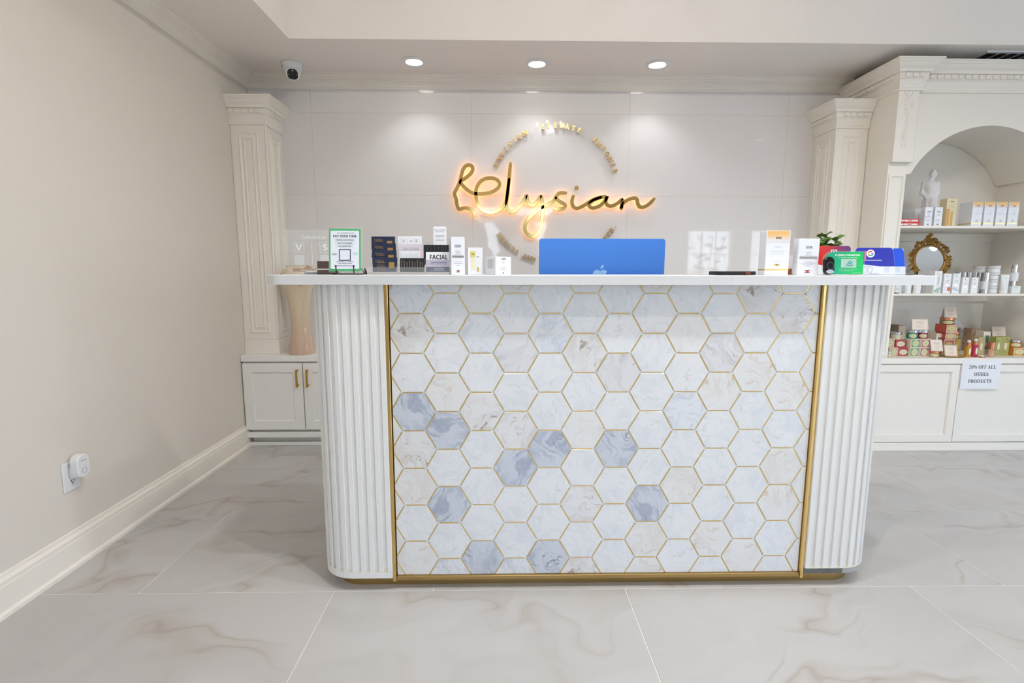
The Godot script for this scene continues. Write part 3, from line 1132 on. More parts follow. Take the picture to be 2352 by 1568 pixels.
# A carved bow with flowers and trailing ribbons.
func carving() -> ArrayMesh:
	if shapes.has("carving"):
		return shapes["carving"]
	var st := start(true)
	var r := RandomNumberGenerator.new()
	r.seed = 4
	for s in [-1.0, 1.0]:
		add_tube(st, curve([Vector3(0, 0.02, 0), Vector3(0.016 * s, 0.034, 0.002), Vector3(0.022 * s, 0.02, 0.002), Vector3(0.012 * s, 0.004, 0.002), Vector3(0, -0.004, 0)], 4), 0.0045, 6, true)
		add_tube(st, curve([Vector3(0.002 * s, -0.11, 0), Vector3(0.008 * s, -0.16, 0.001), Vector3(0.014 * s - 0.006, -0.21, 0.001), Vector3(0.007 * s - 0.004, -0.25, 0)], 5), 0.0036, 6, true)
	add_tube(st, curve([Vector3(0, -0.11, 0), Vector3(-0.003, -0.17, 0.001), Vector3(-0.008, -0.235, 0)], 6), 0.0036, 6, true)
	for i in 20:
		var t := i / 19.0
		var wide := 0.021 * sin(PI * (0.12 + 0.8 * t))
		add_ball(st, Vector3(r.randf_range(-wide, wide), 0.0 - 0.105 * t, 0), Vector3(0.008, 0.0085, 0.0045) * r.randf_range(0.7, 1.25), 8, 5)
	for i in 5:
		add_ball(st, Vector3(-0.01 + 0.005 * i * cos(i * 2.0), -0.25 - 0.004 * i, 0), Vector3(0.006, 0.006, 0.0035), 8, 5)
	shapes["carving"] = done(st)
	return shapes["carving"]


# ---------------------------------------------------------------- the sign

const STROKES := {
	"flourish": [Vector2(-0.176, 1.415), Vector2(-0.184, 1.448), Vector2(-0.208, 1.472), Vector2(-0.243, 1.479), Vector2(-0.277, 1.470), Vector2(-0.290, 1.496), Vector2(-0.295, 1.530), Vector2(-0.305, 1.568), Vector2(-0.287, 1.603), Vector2(-0.269, 1.643), Vector2(-0.256, 1.695), Vector2(-0.239, 1.729), Vector2(-0.214, 1.741), Vector2(-0.192, 1.731), Vector2(-0.190, 1.707), Vector2(-0.209, 1.682), Vector2(-0.237, 1.660), Vector2(-0.267, 1.640), Vector2(-0.256, 1.620), Vector2(-0.224, 1.590), Vector2(-0.186, 1.569), Vector2(-0.131, 1.565), Vector2(-0.075, 1.575), Vector2(-0.033, 1.599), Vector2(-0.020, 1.625), Vector2(-0.034, 1.650), Vector2(-0.067, 1.662), Vector2(-0.110, 1.658), Vector2(-0.146, 1.635), Vector2(-0.167, 1.595), Vector2(-0.169, 1.548), Vector2(-0.158, 1.500), Vector2(-0.125, 1.462), Vector2(-0.075, 1.450), Vector2(-0.033, 1.462), Vector2(-0.002, 1.483), Vector2(0.020, 1.514), Vector2(0.031, 1.582), Vector2(0.041, 1.664), Vector2(0.050, 1.759)],
	"l": [Vector2(0.041, 1.664), Vector2(0.031, 1.569), Vector2(0.024, 1.507), Vector2(0.029, 1.469), Vector2(0.052, 1.453), Vector2(0.077, 1.462), Vector2(0.110, 1.492), Vector2(0.141, 1.535), Vector2(0.151, 1.557), Vector2(0.159, 1.523), Vector2(0.181, 1.497), Vector2(0.209, 1.508), Vector2(0.232, 1.539), Vector2(0.244, 1.559)],
	"y": [Vector2(0.244, 1.559), Vector2(0.252, 1.508), Vector2(0.255, 1.460), Vector2(0.248, 1.390), Vector2(0.232, 1.334), Vector2(0.203, 1.302), Vector2(0.168, 1.309), Vector2(0.142, 1.344), Vector2(0.149, 1.389), Vector2(0.180, 1.429), Vector2(0.229, 1.468), Vector2(0.279, 1.498), Vector2(0.321, 1.520), Vector2(0.340, 1.552), Vector2(0.365, 1.573), Vector2(0.409, 1.572)],
	"s": [Vector2(0.333, 1.548), Vector2(0.358, 1.523), Vector2(0.396, 1.501), Vector2(0.389, 1.478), Vector2(0.357, 1.471), Vector2(0.324, 1.478)],
	"i": [Vector2(0.452, 1.562), Vector2(0.441, 1.524), Vector2(0.449, 1.491), Vector2(0.475, 1.478), Vector2(0.514, 1.494), Vector2(0.556, 1.521), Vector2(0.590, 1.537), Vector2(0.632, 1.549), Vector2(0.662, 1.552)],
	"dot": [Vector2(0.466, 1.616), Vector2(0.472, 1.592)],
	"a": [Vector2(0.632, 1.549), Vector2(0.583, 1.531), Vector2(0.555, 1.510), Vector2(0.553, 1.492), Vector2(0.578, 1.480), Vector2(0.621, 1.495), Vector2(0.654, 1.529), Vector2(0.665, 1.553), Vector2(0.657, 1.524), Vector2(0.669, 1.499), Vector2(0.698, 1.494), Vector2(0.733, 1.511), Vector2(0.765, 1.541)],
	"n": [Vector2(0.765, 1.541), Vector2(0.761, 1.510), Vector2(0.757, 1.476), Vector2(0.768, 1.510), Vector2(0.803, 1.534), Vector2(0.839, 1.543), Vector2(0.857, 1.534), Vector2(0.862, 1.510), Vector2(0.877, 1.489), Vector2(0.905, 1.488), Vector2(0.939, 1.510), Vector2(0.971, 1.544)],
}


# A flat ribbon with eased edges along a path in x and y, from z = 0 back to z = -deep.
func add_ribbon(st: SurfaceTool, path: Array, wide: float, deep: float, thin: bool):
	var n := path.size()
	var rows := []
	for i in n:
		var d: Vector2 = (path[mini(i + 1, n - 1)] - path[maxi(i - 1, 0)]).normalized()
		var s := Vector2(-d.y, d.x)
		var w := wide / 2
		var from_end := minf(float(i), float(n - 1 - i))
		if thin:
			w *= clampf(0.8 + 0.06 * from_end, 0.0, 1.0)
		if from_end == 0:
			w *= 0.6
		var e := 0.0016
		var p: Vector2 = path[i]
		var row := []
		for q in [[-w, -deep], [-w, -e], [-w + e, 0.0], [w - e, 0.0], [w, -e], [w, -deep]]:
			row.append(Vector3(p.x + s.x * q[0], p.y + s.y * q[0], q[1]))
		rows.append(row)
	for i in n - 1:
		for k in 6:
			var j := (k + 1) % 6
			quad(st, rows[i][k], rows[i][j], rows[i + 1][j], rows[i + 1][k])
	for k in range(1, 5):
		tri(st, rows[0][0], rows[0][k + 1], rows[0][k])
		tri(st, rows[n - 1][0], rows[n - 1][k], rows[n - 1][k + 1])


func build_sign():
	var o := thing("wall_sign", "polished gold script sign with warm backlight on the tile wall", "sign", Vector3(0.33, 1.58, BACK))
	var script := Node3D.new()
	script.name = "script_word"
	o.add_child(script, true)
	for k in STROKES:
		var pts := []
		for q in STROKES[k]:
			pts.append(q - Vector2(0.33, 1.58))
		var path := curve(pts, 5)
		var st := start()
		add_ribbon(st, path, 0.0225 if k != "dot" else 0.024, 0.016, k != "dot")
		var letter := put(script, "letter_stroke", done(st), paints["gold"], Vector3(0, 0, 0.04))
		if k != "dot":
			st = start()
			add_ribbon(st, path, 0.012, 0.004, true)
			put(letter, "led_backlight", done(st), paints["sign_led"], Vector3(0, 0, -0.0165))
	# soft lamps of the same colour between the letters and the wall
	for q in [Vector2(-0.24, 1.6), Vector2(-0.1, 1.52), Vector2(0.04, 1.6), Vector2(0.2, 1.4), Vector2(0.36, 1.5), Vector2(0.6, 1.52)]:
		var l := OmniLight3D.new()
		l.name = number(self, "sign_glow_lamp")
		l.position = Vector3(q.x, q.y, BACK + 0.018)
		l.light_color = Color(1.0, 0.66, 0.34)
		l.light_energy = 0.00005
		l.light_size = 0.015
		l.omni_range = 12.0
		l.omni_attenuation = 2.0
		l.shadow_enabled = true
		add_child(l, true)
	# the ring of small raised letters
	var top := "ENVISION. ELEVATE. EMPOWER"
	for i in top.length():
		ring_letter(o, top[i], lerpf(-66.0, 71.0, i / 25.0), 0.405, 0.03, "sans-bold", 1.0)
	var low := "MEDSPA AND"
	for i in low.length():
		ring_letter(o, low[i], lerpf(-128.0, -162.5, i / 9.0), 0.445, 0.031, "serif-bold", -1.0)
	low = "CENTER."
	for i in low.length():
		ring_letter(o, low[i], lerpf(143.0, 118.5, i / 6.0), 0.443, 0.031, "serif-bold", -1.0)


# One letter on a circle about the sign's middle; degrees run clockwise from the top.
func ring_letter(o: Node3D, c: String, degrees: float, r: float, h: float, kind: String, up: float):
	if c == " ":
		return
	var a := deg_to_rad(degrees)
	var p := Vector3(sin(a) * r, cos(a) * r, 0.0205)
	words(o, "raised_letter", [[c, 0, 0, h, kind]], paints["gold_letter"], p, Vector3(0, 0, -a if up > 0 else PI - a), 0.012)


# ---------------------------------------------------------------- things on the ceiling and the left wall

func lamp(parent: Node3D, at: Vector3, energy: float, cone: float, color := Color(0.955, 0.975, 1.0)):
	var l := SpotLight3D.new()
	l.name = "spot_light"
	l.position = at
	l.rotation.x = -PI / 2
	l.light_color = color
	l.light_energy = energy
	l.light_size = 0.035
	l.spot_angle = cone
	l.spot_angle_attenuation = 0.6
	l.spot_range = 14.0
	l.spot_attenuation = 2.0
	l.shadow_enabled = true
	parent.add_child(l, true)


func downlight(label: String, at: Vector3, energy: float, group := "", cone := 56.0):
	var o := thing("recessed_downlight", label, "light", at, 0.0, group)
	put(o, "trim_ring", lathe([Vector2(0.046, 0.0), Vector2(0.074, 0.0), Vector2(0.074, -0.003), Vector2(0.07, -0.006), Vector2(0.063, -0.006), Vector2(0.061, -0.003), Vector2(0.058, -0.003), Vector2(0.055, -0.007), Vector2(0.05, -0.006), Vector2(0.046, -0.001)], 40), paints["plastic_white"])
	put(o, "lens", lathe([Vector2(0, -0.006), Vector2(0.03, -0.005), Vector2(0.045, -0.0015), Vector2(0.046, -0.0005), Vector2(0, -0.0005)], 32), paints["lamp"])
	lamp(o, Vector3(0, -0.012, 0), energy, cone)


func build_ceiling_things():
	downlight("lit recessed downlight above the sign, nearest the security camera", Vector3(-0.508, CEIL, -3.176), WALL_LAMP)
	downlight("lit recessed downlight above the middle of the sign", Vector3(0.199, CEIL, -3.19), WALL_LAMP)
	downlight("lit recessed downlight above the sign, nearest the display niche", Vector3(0.9, CEIL, -3.188), WALL_LAMP)
	var added_spots := [[Vector2(0.0, -1.15), "added fill downlight in the tray above the left end of the desk"], [Vector2(1.2, -1.15), "added fill downlight in the tray above the right end of the desk"], [Vector2(2.5, -1.15), "added fill downlight in the tray before the display niche"], [Vector2(0.3, 0.7), "added key downlight in the tray behind the viewer, on the left"], [Vector2(1.9, 0.7), "added key downlight in the tray behind the viewer, on the right"], [Vector2(3.6, 0.7), "added key downlight in the tray near the street windows"]]  # unseen tray downlights, added as fill and key light
	for q in added_spots:
		downlight(q[1], Vector3(q[0].x, 2.9, q[0].y), ADDED_FILL_LAMP if q[0].y < 0.0 else ADDED_KEY_LAMP, "", 72.0)

	# turret security camera
	var o := thing("security_camera", "white turret security camera with black lens on the ceiling", "camera", Vector3(-1.222, CEIL, -3.22))
	put(o, "base", lathe([Vector2(0, 0), Vector2(0.058, 0), Vector2(0.06, -0.004), Vector2(0.058, -0.014), Vector2(0.05, -0.04), Vector2(0.044, -0.05), Vector2(0, -0.05)], 32), paints["plastic_white"])
	var aim := Basis.from_euler(Vector3(0.62, 0.35, 0))
	var ball := put(o, "eyeball", lathe([Vector2(0, -0.048), Vector2(0.022, -0.043), Vector2(0.037, -0.03), Vector2(0.044, -0.012), Vector2(0.044, 0.006), Vector2(0.038, 0.022), Vector2(0.034, 0.03), Vector2(0.031, 0.031), Vector2(0, 0.031)], 28), paints["plastic_white"], Vector3(0.006, -0.052, 0.012))
	ball.basis = aim * Basis(Vector3.RIGHT, PI / 2)
	var face_ := put(ball, "lens_window", prism(rounded(0.056, 0.056, 0.02), 0.004, 0.001), paints["black_gloss"], Vector3(0, 0.0345, 0), Vector3(-PI / 2, 0, 0))
	face_.set_meta("label", "glossy black lens window")
	put(ball, "led_dot", can(0.003, 0.001, 10, 0.0002), paints["print_white"], Vector3(0, 0.0344, -0.02))
	for s in [-1, 1]:
		put(ball, "led_dot", can(0.0026, 0.001, 10, 0.0002), paints["print_grey"], Vector3(0.021 * s, 0.0344, 0.002))
	put(o, "maker_mark", box(0.012, 0.006, 0.001, 0.0002), ink("5fa9b8"), Vector3(-0.043, -0.027, 0.033), Vector3(0, -0.85, 0))

	# return-air grille
	var g := thing("ceiling_vent", "dark slatted ceiling vent in a white frame above the niche", "vent", Vector3(2.87, CEIL, -3.043))
	put(g, "back_plate", box(0.44, 0.002, 0.14, 0.0), ink("2a2a2c", 0.8), Vector3(0, -0.0015, 0))
	put(g, "vent_frame", frame(0.47, 0.17, [Vector2(0, 0), Vector2(0.001, 0.006), Vector2(0.016, 0.008), Vector2(0.019, 0.0)]), paints["plastic_white"], Vector3.ZERO, Vector3(PI / 2, 0, 0))
	for i in 6:
		put(g, "divider", box(0.006, 0.006, 0.135, 0.0005), paints["plastic_white"], Vector3(-0.15 + 0.06 * i, -0.005, 0))
	for i in 7:
		put(g, "slat", box(0.43, 0.001, 0.013, 0.0), ink("3c3c3e", 0.6), Vector3(0, -0.0045, -0.06 + 0.02 * i), Vector3(0.5, 0, 0))

	# crystal ring hanging in the tray, mirrored in the tile wall
	var c := thing("crystal_chandelier", "crystal ring chandelier hanging in the ceiling tray", "chandelier", Vector3(0.52, 2.9, -0.95))
	put(c, "canopy", lathe([Vector2(0, 0), Vector2(0.06, 0), Vector2(0.055, -0.02), Vector2(0.01, -0.03), Vector2(0, -0.03)]), paints["gold_satin"])
	for i in 3:
		var a := TAU * i / 3
		put(c, "cable", tube([Vector3(0, -0.02, 0), Vector3(cos(a) * 0.2, -0.24, sin(a) * 0.2)], 0.0015, 6), paints["gold_satin"])
	put(c, "ring", lathe([Vector2(0.19, -0.24), Vector2(0.215, -0.24), Vector2(0.215, -0.26), Vector2(0.19, -0.26), Vector2(0.19, -0.24)], 40), paints["gold_satin"])
	for i in 24:
		var a := TAU * i / 24
		put(c, "crystal", lathe([Vector2(0, 0), Vector2(0.011, -0.018), Vector2(0.009, -0.04), Vector2(0, -0.06)], 6, false), paints["crystal"], Vector3(cos(a) * 0.203, -0.262, sin(a) * 0.203))
	for i in 6:
		var a := TAU * i / 6 + 0.2
		var at := Vector3(cos(a) * 0.15, -0.25, sin(a) * 0.15)
		put(c, "bulb", lathe([Vector2(0, -0.022), Vector2(0.008, -0.018), Vector2(0.011, -0.008), Vector2(0.009, 0.004), Vector2(0.005, 0.012), Vector2(0, 0.012)], 12), paints["bulb"], at)
	var l := OmniLight3D.new()
	l.name = "chandelier_light"
	l.position = Vector3(0, -0.30, 0)
	l.light_color = Color(1.0, 0.97, 0.93)
	l.light_energy = CHANDELIER
	l.light_size = 0.01
	l.omni_range = 14.0
	l.omni_attenuation = 2.0
	l.shadow_enabled = true
	c.add_child(l, true)


const WALL_LAMP := 0.24
const ADDED_FILL_LAMP := 2.5  # fill downlights added in the tray over desk and niche
const ADDED_KEY_LAMP := 1.05  # key downlights added in the tray behind the viewer
const CHANDELIER := 1.3


func build_wall_things():
	# duplex outlet with a plugged-in chime
	var p := thing("wall_outlet", "white duplex outlet plate low on the left wall", "outlet", Vector3(LEFT, 0.338, -1.845), PI / 2)
	put(p, "plate", box(0.072, 0.108, 0.006, 0.002), paints["plastic_white"], Vector3(0, 0, 0.003))
	var face_ := put(p, "receptacle", prism(rounded(0.03, 0.026, 0.009), 0.003, 0.0006), paints["plastic_white"], Vector3(0, -0.019, 0.0075))
	for s in [-1, 1]:
		put(face_, "slot", box(0.0022, 0.008, 0.001, 0.0), paints["print_black"], Vector3(0.006 * s, 0.002, 0.0001))
	put(face_, "ground_hole", can(0.0025, 0.001, 10, 0.0001), paints["print_black"], Vector3(0, -0.007, -0.0006), Vector3(PI / 2, 0, 0))
	var d := thing("plug_in_chime", "white rounded plug-in doorbell chime in the wall outlet", "chime", Vector3(LEFT + 0.0062, 0.374, -1.855), PI / 2)
	put(d, "plug_block", prism(rounded(0.04, 0.05, 0.012), 0.013, 0.001), paints["plastic_white"], Vector3(0, -0.022, 0.0135))
	var body := put(d, "case", prism(rounded(0.056, 0.086, 0.024, 8), 0.028, 0.004), paints["plastic_white"], Vector3(0, 0, 0.0415))
	put(body, "button_ring", lathe([Vector2(0.0098, 0), Vector2(0.0098, 0.0006), Vector2(0.011, 0.0006), Vector2(0.011, 0)], 28), paints["print_grey"], Vector3(0, -0.018, 0), Vector3(PI / 2, 0, 0))
	put(body, "maker_print", box(0.026, 0.0022, 0.0004, 0.0), paints["print_grey"], Vector3(0, 0.021, 0.0002))

	# tall glazed vase on the low cabinet
	var v := thing("ceramic_vase", "tall waisted ceramic vase glazed cream to blush on the low cabinet", "vase", Vector3(-1.245, SHELF_LOW, -3.2))
	var st := start(true)
	var prof := [Vector2(0, 0), Vector2(0.07, 0), Vector2(0.0765, 0.004), Vector2(0.077, 0.02), Vector2(0.069, 0.08), Vector2(0.059, 0.14), Vector2(0.0555, 0.19), Vector2(0.057, 0.24), Vector2(0.063, 0.3), Vector2(0.075, 0.37), Vector2(0.09, 0.43), Vector2(0.1, 0.47), Vector2(0.1, 0.492), Vector2(0.088, 0.512), Vector2(0.07, 0.525), Vector2(0.064, 0.534), Vector2(0.066, 0.54), Vector2(0.058, 0.541), Vector2(0.056, 0.53), Vector2(0.06, 0.5), Vector2(0, 0.49)]
	add_lathe(st, PackedVector2Array(curve(prof, 3)), 40)
	put(v, "body", done(st), paints["vase_glaze"])
	put(v, "drip_handle", tube(curve([Vector3(0.03, 0.475, 0.092), Vector3(0.04, 0.44, 0.095), Vector3(0.047, 0.428, 0.09), Vector3(0.055, 0.438, 0.084), Vector3(0.062, 0.475, 0.075)], 5), 0.007, 8, true), paints["vase_glaze"])


# ---------------------------------------------------------------- cartons, jars and cards

# A folding carton standing on y, its front face between x0 and x1 at z = zf before it is turned.
func carton(label: String, x0: float, x1: float, y: float, h: float, zf: float, deep: float, m: Material, group := "", turn := 0.0) -> Node3D:
	var w := x1 - x0
	var o := thing("carton", label, "box", Vector3((x0 + x1) / 2, y, zf - deep / 2), turn, group)
	put(o, "carton_body", box(w, h, deep, 0.0008), m, Vector3(0, h / 2, 0))
	return o


# Flat print proud of a carton's front by a hair.
func patch(o: Node3D, called: String, m: Material, x: float, y: float, w: float, h: float, z: float, lift := 0.0) -> MeshInstance3D:
	return put(o, called, box(w, h, 0.0004, 0.0), m, Vector3(x, y, z + 0.0002 + lift))


func oval_patch(o: Node3D, called: String, m: Material, x: float, y: float, rx: float, ry: float, z: float, lift := 0.0) -> MeshInstance3D:
	var key := "ovalpatch%.4f,%.4f" % [rx, ry]
	if not shapes.has(key):
		shapes[key] = prism(oval(rx, ry), 0.0004)
	return put(o, called, shapes[key], m, Vector3(x, y, z + 0.0004 + lift))


# The front of a tall white serum carton: name, small print, foil band and a red crest.
func serum_print(o: Node3D, w: float, h: float, z: float, bold := 0.11, foil := true):
	words(o, "brand_print", [["ISDIN", 0, h * 0.76, h * 0.062, "sans-bold", 0.72]], paints["print_black"], Vector3(0, 0, z))
	words(o, "small_print", [["Eryfotona", 0, h * 0.63, h * 0.026], ["Ageless", 0, h * 0.585, h * 0.026], ["Ultralight Emulsion", 0, h * 0.54, h * 0.017], ["Photoaging defense", 0, h * 0.36, h * 0.018], ["-", 0, h * 0.315, h * 0.006, "", w * 0.72], ["-", 0, h * 0.295, h * 0.006, "", w * 0.5], ["-", 0, h * 0.25, h * 0.007, "", w * 0.3]], paints["print_grey"], Vector3(0, 0, z))
	if foil:
		patch(o, "foil_band", paints["silver"], 0, h * 0.485, w * 0.84, h * 0.06, z)
	crest(o, 0, h * 0.1, w * 0.28, z)


func crest(o: Node3D, x: float, y: float, w: float, z: float):
	patch(o, "crest_bar", paints["print_black"], x, y + w * 0.2, w, w * 0.1, z)
	patch(o, "crest_bar", paints["print_black"], x, y - w * 0.2, w, w * 0.1, z)
	patch(o, "crest_red", ink("c8323a"), x, y, w * 0.5, w * 0.26, z)


# Grey side of a serum carton: rows of fine print.
func side_print(o: Node3D, w: float, h: float, deep: float):
	var rows := []
	for i in 12:
		rows.append(["-", 0, h * (0.84 - 0.045 * i), h * 0.012, "", deep * (0.6 + 0.2 * ((i * 7) % 3) / 2.0)])
	words(o, "side_print", rows, paints["print_pale"], Vector3(-w / 2 - 0.0002, 0, 0), Vector3(0, -PI / 2, 0))


# A tall white serum carton with a peach-topped front and a gold band round its foot.
func gold_band_carton(label: String, x0: float, x1: float, y: float, h: float, zf: float, deep: float, group := "", turn := 0.0) -> Node3D:
	var o := carton(label, x0, x1, y, h, zf, deep, paints["card_white"], group, turn)
	var w := x1 - x0
	patch(o, "peach_print", paints["peach_fade"], 0, h * 0.87, w * 0.92, h * 0.25, deep / 2)
	words(o, "brand_print", [["ISDIN", 0, h * 0.835, h * 0.042, "sans-bold", 0.8]], paints["print_black"], Vector3(0, 0, deep / 2 + 0.0006))
	words(o, "small_print", [["MELACLEAR", 0, h * 0.655, h * 0.018], ["ADVANCED", 0, h * 0.625, h * 0.018], ["-", 0, h * 0.545, h * 0.006, "", w * 0.62], ["-", 0, h * 0.525, h * 0.006, "", w * 0.5], ["-", 0, h * 0.48, h * 0.006, "", w * 0.55], ["-", 0, h * 0.305, h * 0.007, "", w * 0.3]], paints["print_pale"], Vector3(0, 0, deep / 2))
	patch(o, "gold_mark", ink("e8cf86"), 0, h * 0.235, w * 0.24, h * 0.045, deep / 2)
	patch(o, "dark_mark", paints["print_black"], 0, h * 0.235, w * 0.1, h * 0.013, deep / 2, 0.0004)
	put(o, "gold_band", box(w + 0.0006, h * 0.036, deep + 0.0006, 0.0002), paints["gold_satin"], Vector3(0, h * 0.125, 0))
	return o


func jar(label: String, x: float, y: float, z: float, r: float, h: float, body: Material, lid: Material, group := "", mark: Material = null) -> Node3D:
	var o := thing("cosmetic_jar", label, "jar", Vector3(x, y, z), 0.0, group)
	var b := h * 0.66
	put(o, "jar_body", can(r * 0.94, b, 26, 0.003), body)
	put(o, "lid", can(r, h - b, 26, 0.0015), lid, Vector3(0, b + 0.0002, 0))
	if mark:
		var st := start(true)
		for i in 8:     # a paper label wrapped on the front
			var a0 := -0.7 + 1.4 * i / 8.0 - 0.5
			var a1 := -0.7 + 1.4 * (i + 1) / 8.0 - 0.5
			var e0 := sqrt(maxf(0.02, 1.0 - pow((a0 + 0.5) / 0.72, 2.0))) * b * 0.36
			var e1 := sqrt(maxf(0.02, 1.0 - pow((a1 + 0.5) / 0.72, 2.0))) * b * 0.36
			var d0 := Vector3(sin(a0), 0, cos(a0)) * (r * 0.94 + 0.0006)
			var d1 := Vector3(sin(a1), 0, cos(a1)) * (r * 0.94 + 0.0006)
			var c := Vector3(0, b * 0.5, 0)
			quad(st, d0 + c - Vector3.UP * e0, d1 + c - Vector3.UP * e1, d1 + c + Vector3.UP * e1, d0 + c + Vector3.UP * e0)
		put(o, "paper_label", done(st), mark)
	return o


# A folded price tent: printed front leaning back, plain back.
func tent(label: String, x: float, y: float, z: float, w: float, h: float, turn := -0.3):
	var o := thing("tent_card", label, "card", Vector3(x, y, z), turn, "tent cards on the lower ledge")
	var lean := 0.32
	var f := put(o, "front_leaf", box(w, h, 0.001, 0.0002), ink("efe3d3", 0.7), Vector3(0, h * cos(lean) / 2 + 0.0005, h * sin(lean) / 2), Vector3(-lean, 0, 0))
	put(o, "back_leaf", box(w, h, 0.001, 0.0002), ink("dfe2e4", 0.7), Vector3(0, h * cos(lean) / 2 + 0.0005, -h * sin(lean) / 2), Vector3(lean, 0, 0))
	var rows := []
	for i in 6:
		if i != 3:
			rows.append(["-", 0, h * (0.26 - 0.1 * i), h * 0.022, "", w * (0.55 - 0.09 * (i % 3))])
	words(f, "fine_print", rows, ink("b58a78"), Vector3(0, 0, 0.0006))
	put(f, "printed_border", frame(w * 0.93, h * 0.91, [Vector2(0, 0), Vector2(0, 0.0003), Vector2(0.0012, 0.0003), Vector2(0.0012, 0)]), ink("c9a48e"), Vector3(0, 0, 0.0005))


# ---------------------------------------------------------------- things on the counter

func build_counter_things():
	var y := TOP + 0.0002
	# clear sign with white print, leaning at the left end
	var o := thing("acrylic_sign", "clear acrylic payment sign with white script at the counter's left end", "sign", Vector3(-0.682, y, -1.93))
	put(o, "foot", box(0.21, 0.004, 0.05, 0.001), paints["acrylic"], Vector3(0, 0.002, 0))
	var s := put(o, "acrylic_sheet", box(0.216, 0.155, 0.003, 0.0008), paints["acrylic"], Vector3(0, 0.082, 0))
	words(s, "white_print", [["Esthetician", -0.005, 0.05, 0.0135, "serif", 0.9], ["Thank you, come again soon", 0.0, -0.068, 0.007, "serif", 0.9], ["V", -0.06, 0.014, 0.024, "sans-bold", 1.2], ["$", 0.034, 0.014, 0.024, "sans-bold", 1.2]], paints["print_white"], Vector3(0, 0, 0.0018))
	for x in [-0.06, 0.034]:
		put(s, "icon_box", frame(0.036, 0.036, [Vector2(0, 0), Vector2(0, 0.0004), Vector2(0.0012, 0.0004), Vector2(0.0012, 0)]), paints["print_white"], Vector3(x, 0.014, 0.0016))
		put(s, "white_square", prism(rounded(0.036, 0.036, 0.003), 0.0004), ink("dcdcdc"), Vector3(x, -0.031, 0.0021))
	put(s, "divider_line", box(0.0012, 0.08, 0.0004, 0.0), paints["print_white"], Vector3(-0.013, -0.008, 0.0018))

	o = thing("twig_bundle", "gold twig bundle tied with a rosette behind the clear sign", "ornament", Vector3(-0.733, y, -1.995))
	for i in 4:
		put(o, "twig", tube([Vector3(-0.06, 0.012 + 0.007 * (i / 2), 0.004 * (i % 2)), Vector3(0.06, 0.01 + 0.007 * (i / 2), 0.004 * (i % 2))], 0.0032, 8), ink("c08b45", 0.45))
	var st := start(true)
	for i in 9:
		var a := TAU * i / 9
		add_ball(st, Vector3(cos(a) * 0.009, sin(a) * 0.009, 0), Vector3(0.0055, 0.0055, 0.004), 8, 5)
	add_ball(st, Vector3.ZERO, Vector3(0.006, 0.006, 0.006), 8, 5)
	put(o, "rosette", done(st), ink("b8823c", 0.5), Vector3(0, 0.018, 0.01))

	o = thing("paper_stack", "low stack of white leaflets behind the green-framed poster", "paper", Vector3(-0.645, y, -1.87))
	for i in 3:
		put(o, "leaflet", box(0.105 - 0.004 * i, 0.003, 0.075, 0.0003), [paints["paper"], ink("8d8d92"), paints["paper"]][i], Vector3(0.004 * i, 0.0017 + 0.0033 * i, 0.002 * i), Vector3(0, 0.03 * i, 0))
	o = thing("brown_folder", "small dark brown folder propped behind the green-framed poster", "folder", Vector3(-0.606, y, -1.825), 0.2)
	put(o, "cover", box(0.07, 0.045, 0.004, 0.0008), ink("4a3a33", 0.6), Vector3(0, 0.023, 0), Vector3(-0.2, 0, 0))
	put(o, "pale_strip", box(0.0705, 0.004, 0.0046, 0.0003), ink("d8d2cc"), Vector3(0, 0.017, 0.0012), Vector3(-0.2, 0, 0))

	# green-framed poster on a wire easel
	o = thing("wire_easel", "small black wire easel holding the green-framed poster", "easel", Vector3(-0.508, y, -1.715), 0.06)
	for x in [-0.028, 0.028]:
		put(o, "hook", tube(curve([Vector3(x, 0.026, 0.0295), Vector3(x, 0.012, 0.0275), Vector3(x, 0.003, 0.023), Vector3(x, 0.002, 0.0), Vector3(x, 0.003, -0.03)], 4), 0.0018, 8), paints["black_wire"])
		put(o, "hook_ball", lathe([Vector2(0, -0.0035), Vector2(0.0026, -0.002), Vector2(0.0035, 0), Vector2(0.0026, 0.002), Vector2(0, 0.0035)], 12), paints["black_wire"], Vector3(x, 0.0275, 0.0296))
	put(o, "back_loop", tube(curve([Vector3(-0.05, 0.002, -0.02), Vector3(-0.05, 0.002, -0.05), Vector3(0, 0.05, -0.045), Vector3(0.05, 0.002, -0.05), Vector3(0.052, 0.02, -0.022), Vector3(0.052, 0.003, -0.01), Vector3(0, 0.002, -0.02), Vector3(-0.05, 0.002, -0.02)], 5), 0.0018, 8), paints["black_wire"])
	o = thing("framed_poster", "green-bordered payment plan poster in an acrylic frame on the wire easel", "poster", Vector3(-0.508, y + 0.005, -1.71), 0.06)
	var lean := -0.16
	var p := put(o, "acrylic_block", box(0.108, 0.144, 0.008, 0.001), paints["acrylic"], Vector3(0, 0.0735, -0.003), Vector3(lean, 0, 0))
	put(p, "green_sheet", box(0.1, 0.138, 0.0012, 0.0), ink("4fb573"), Vector3(-0.002, 0, 0.0046))
	put(p, "white_sheet", box(0.09, 0.124, 0.0008, 0.0), ink("e9edf6"), Vector3(-0.002, 0, 0.0056))
	words(p, "headline", [["PAY OVER TIME", 0, 0.044, 0.0075, "sans-bold", 0.98]], paints["print_black"], Vector3(-0.002, 0, 0.0061))
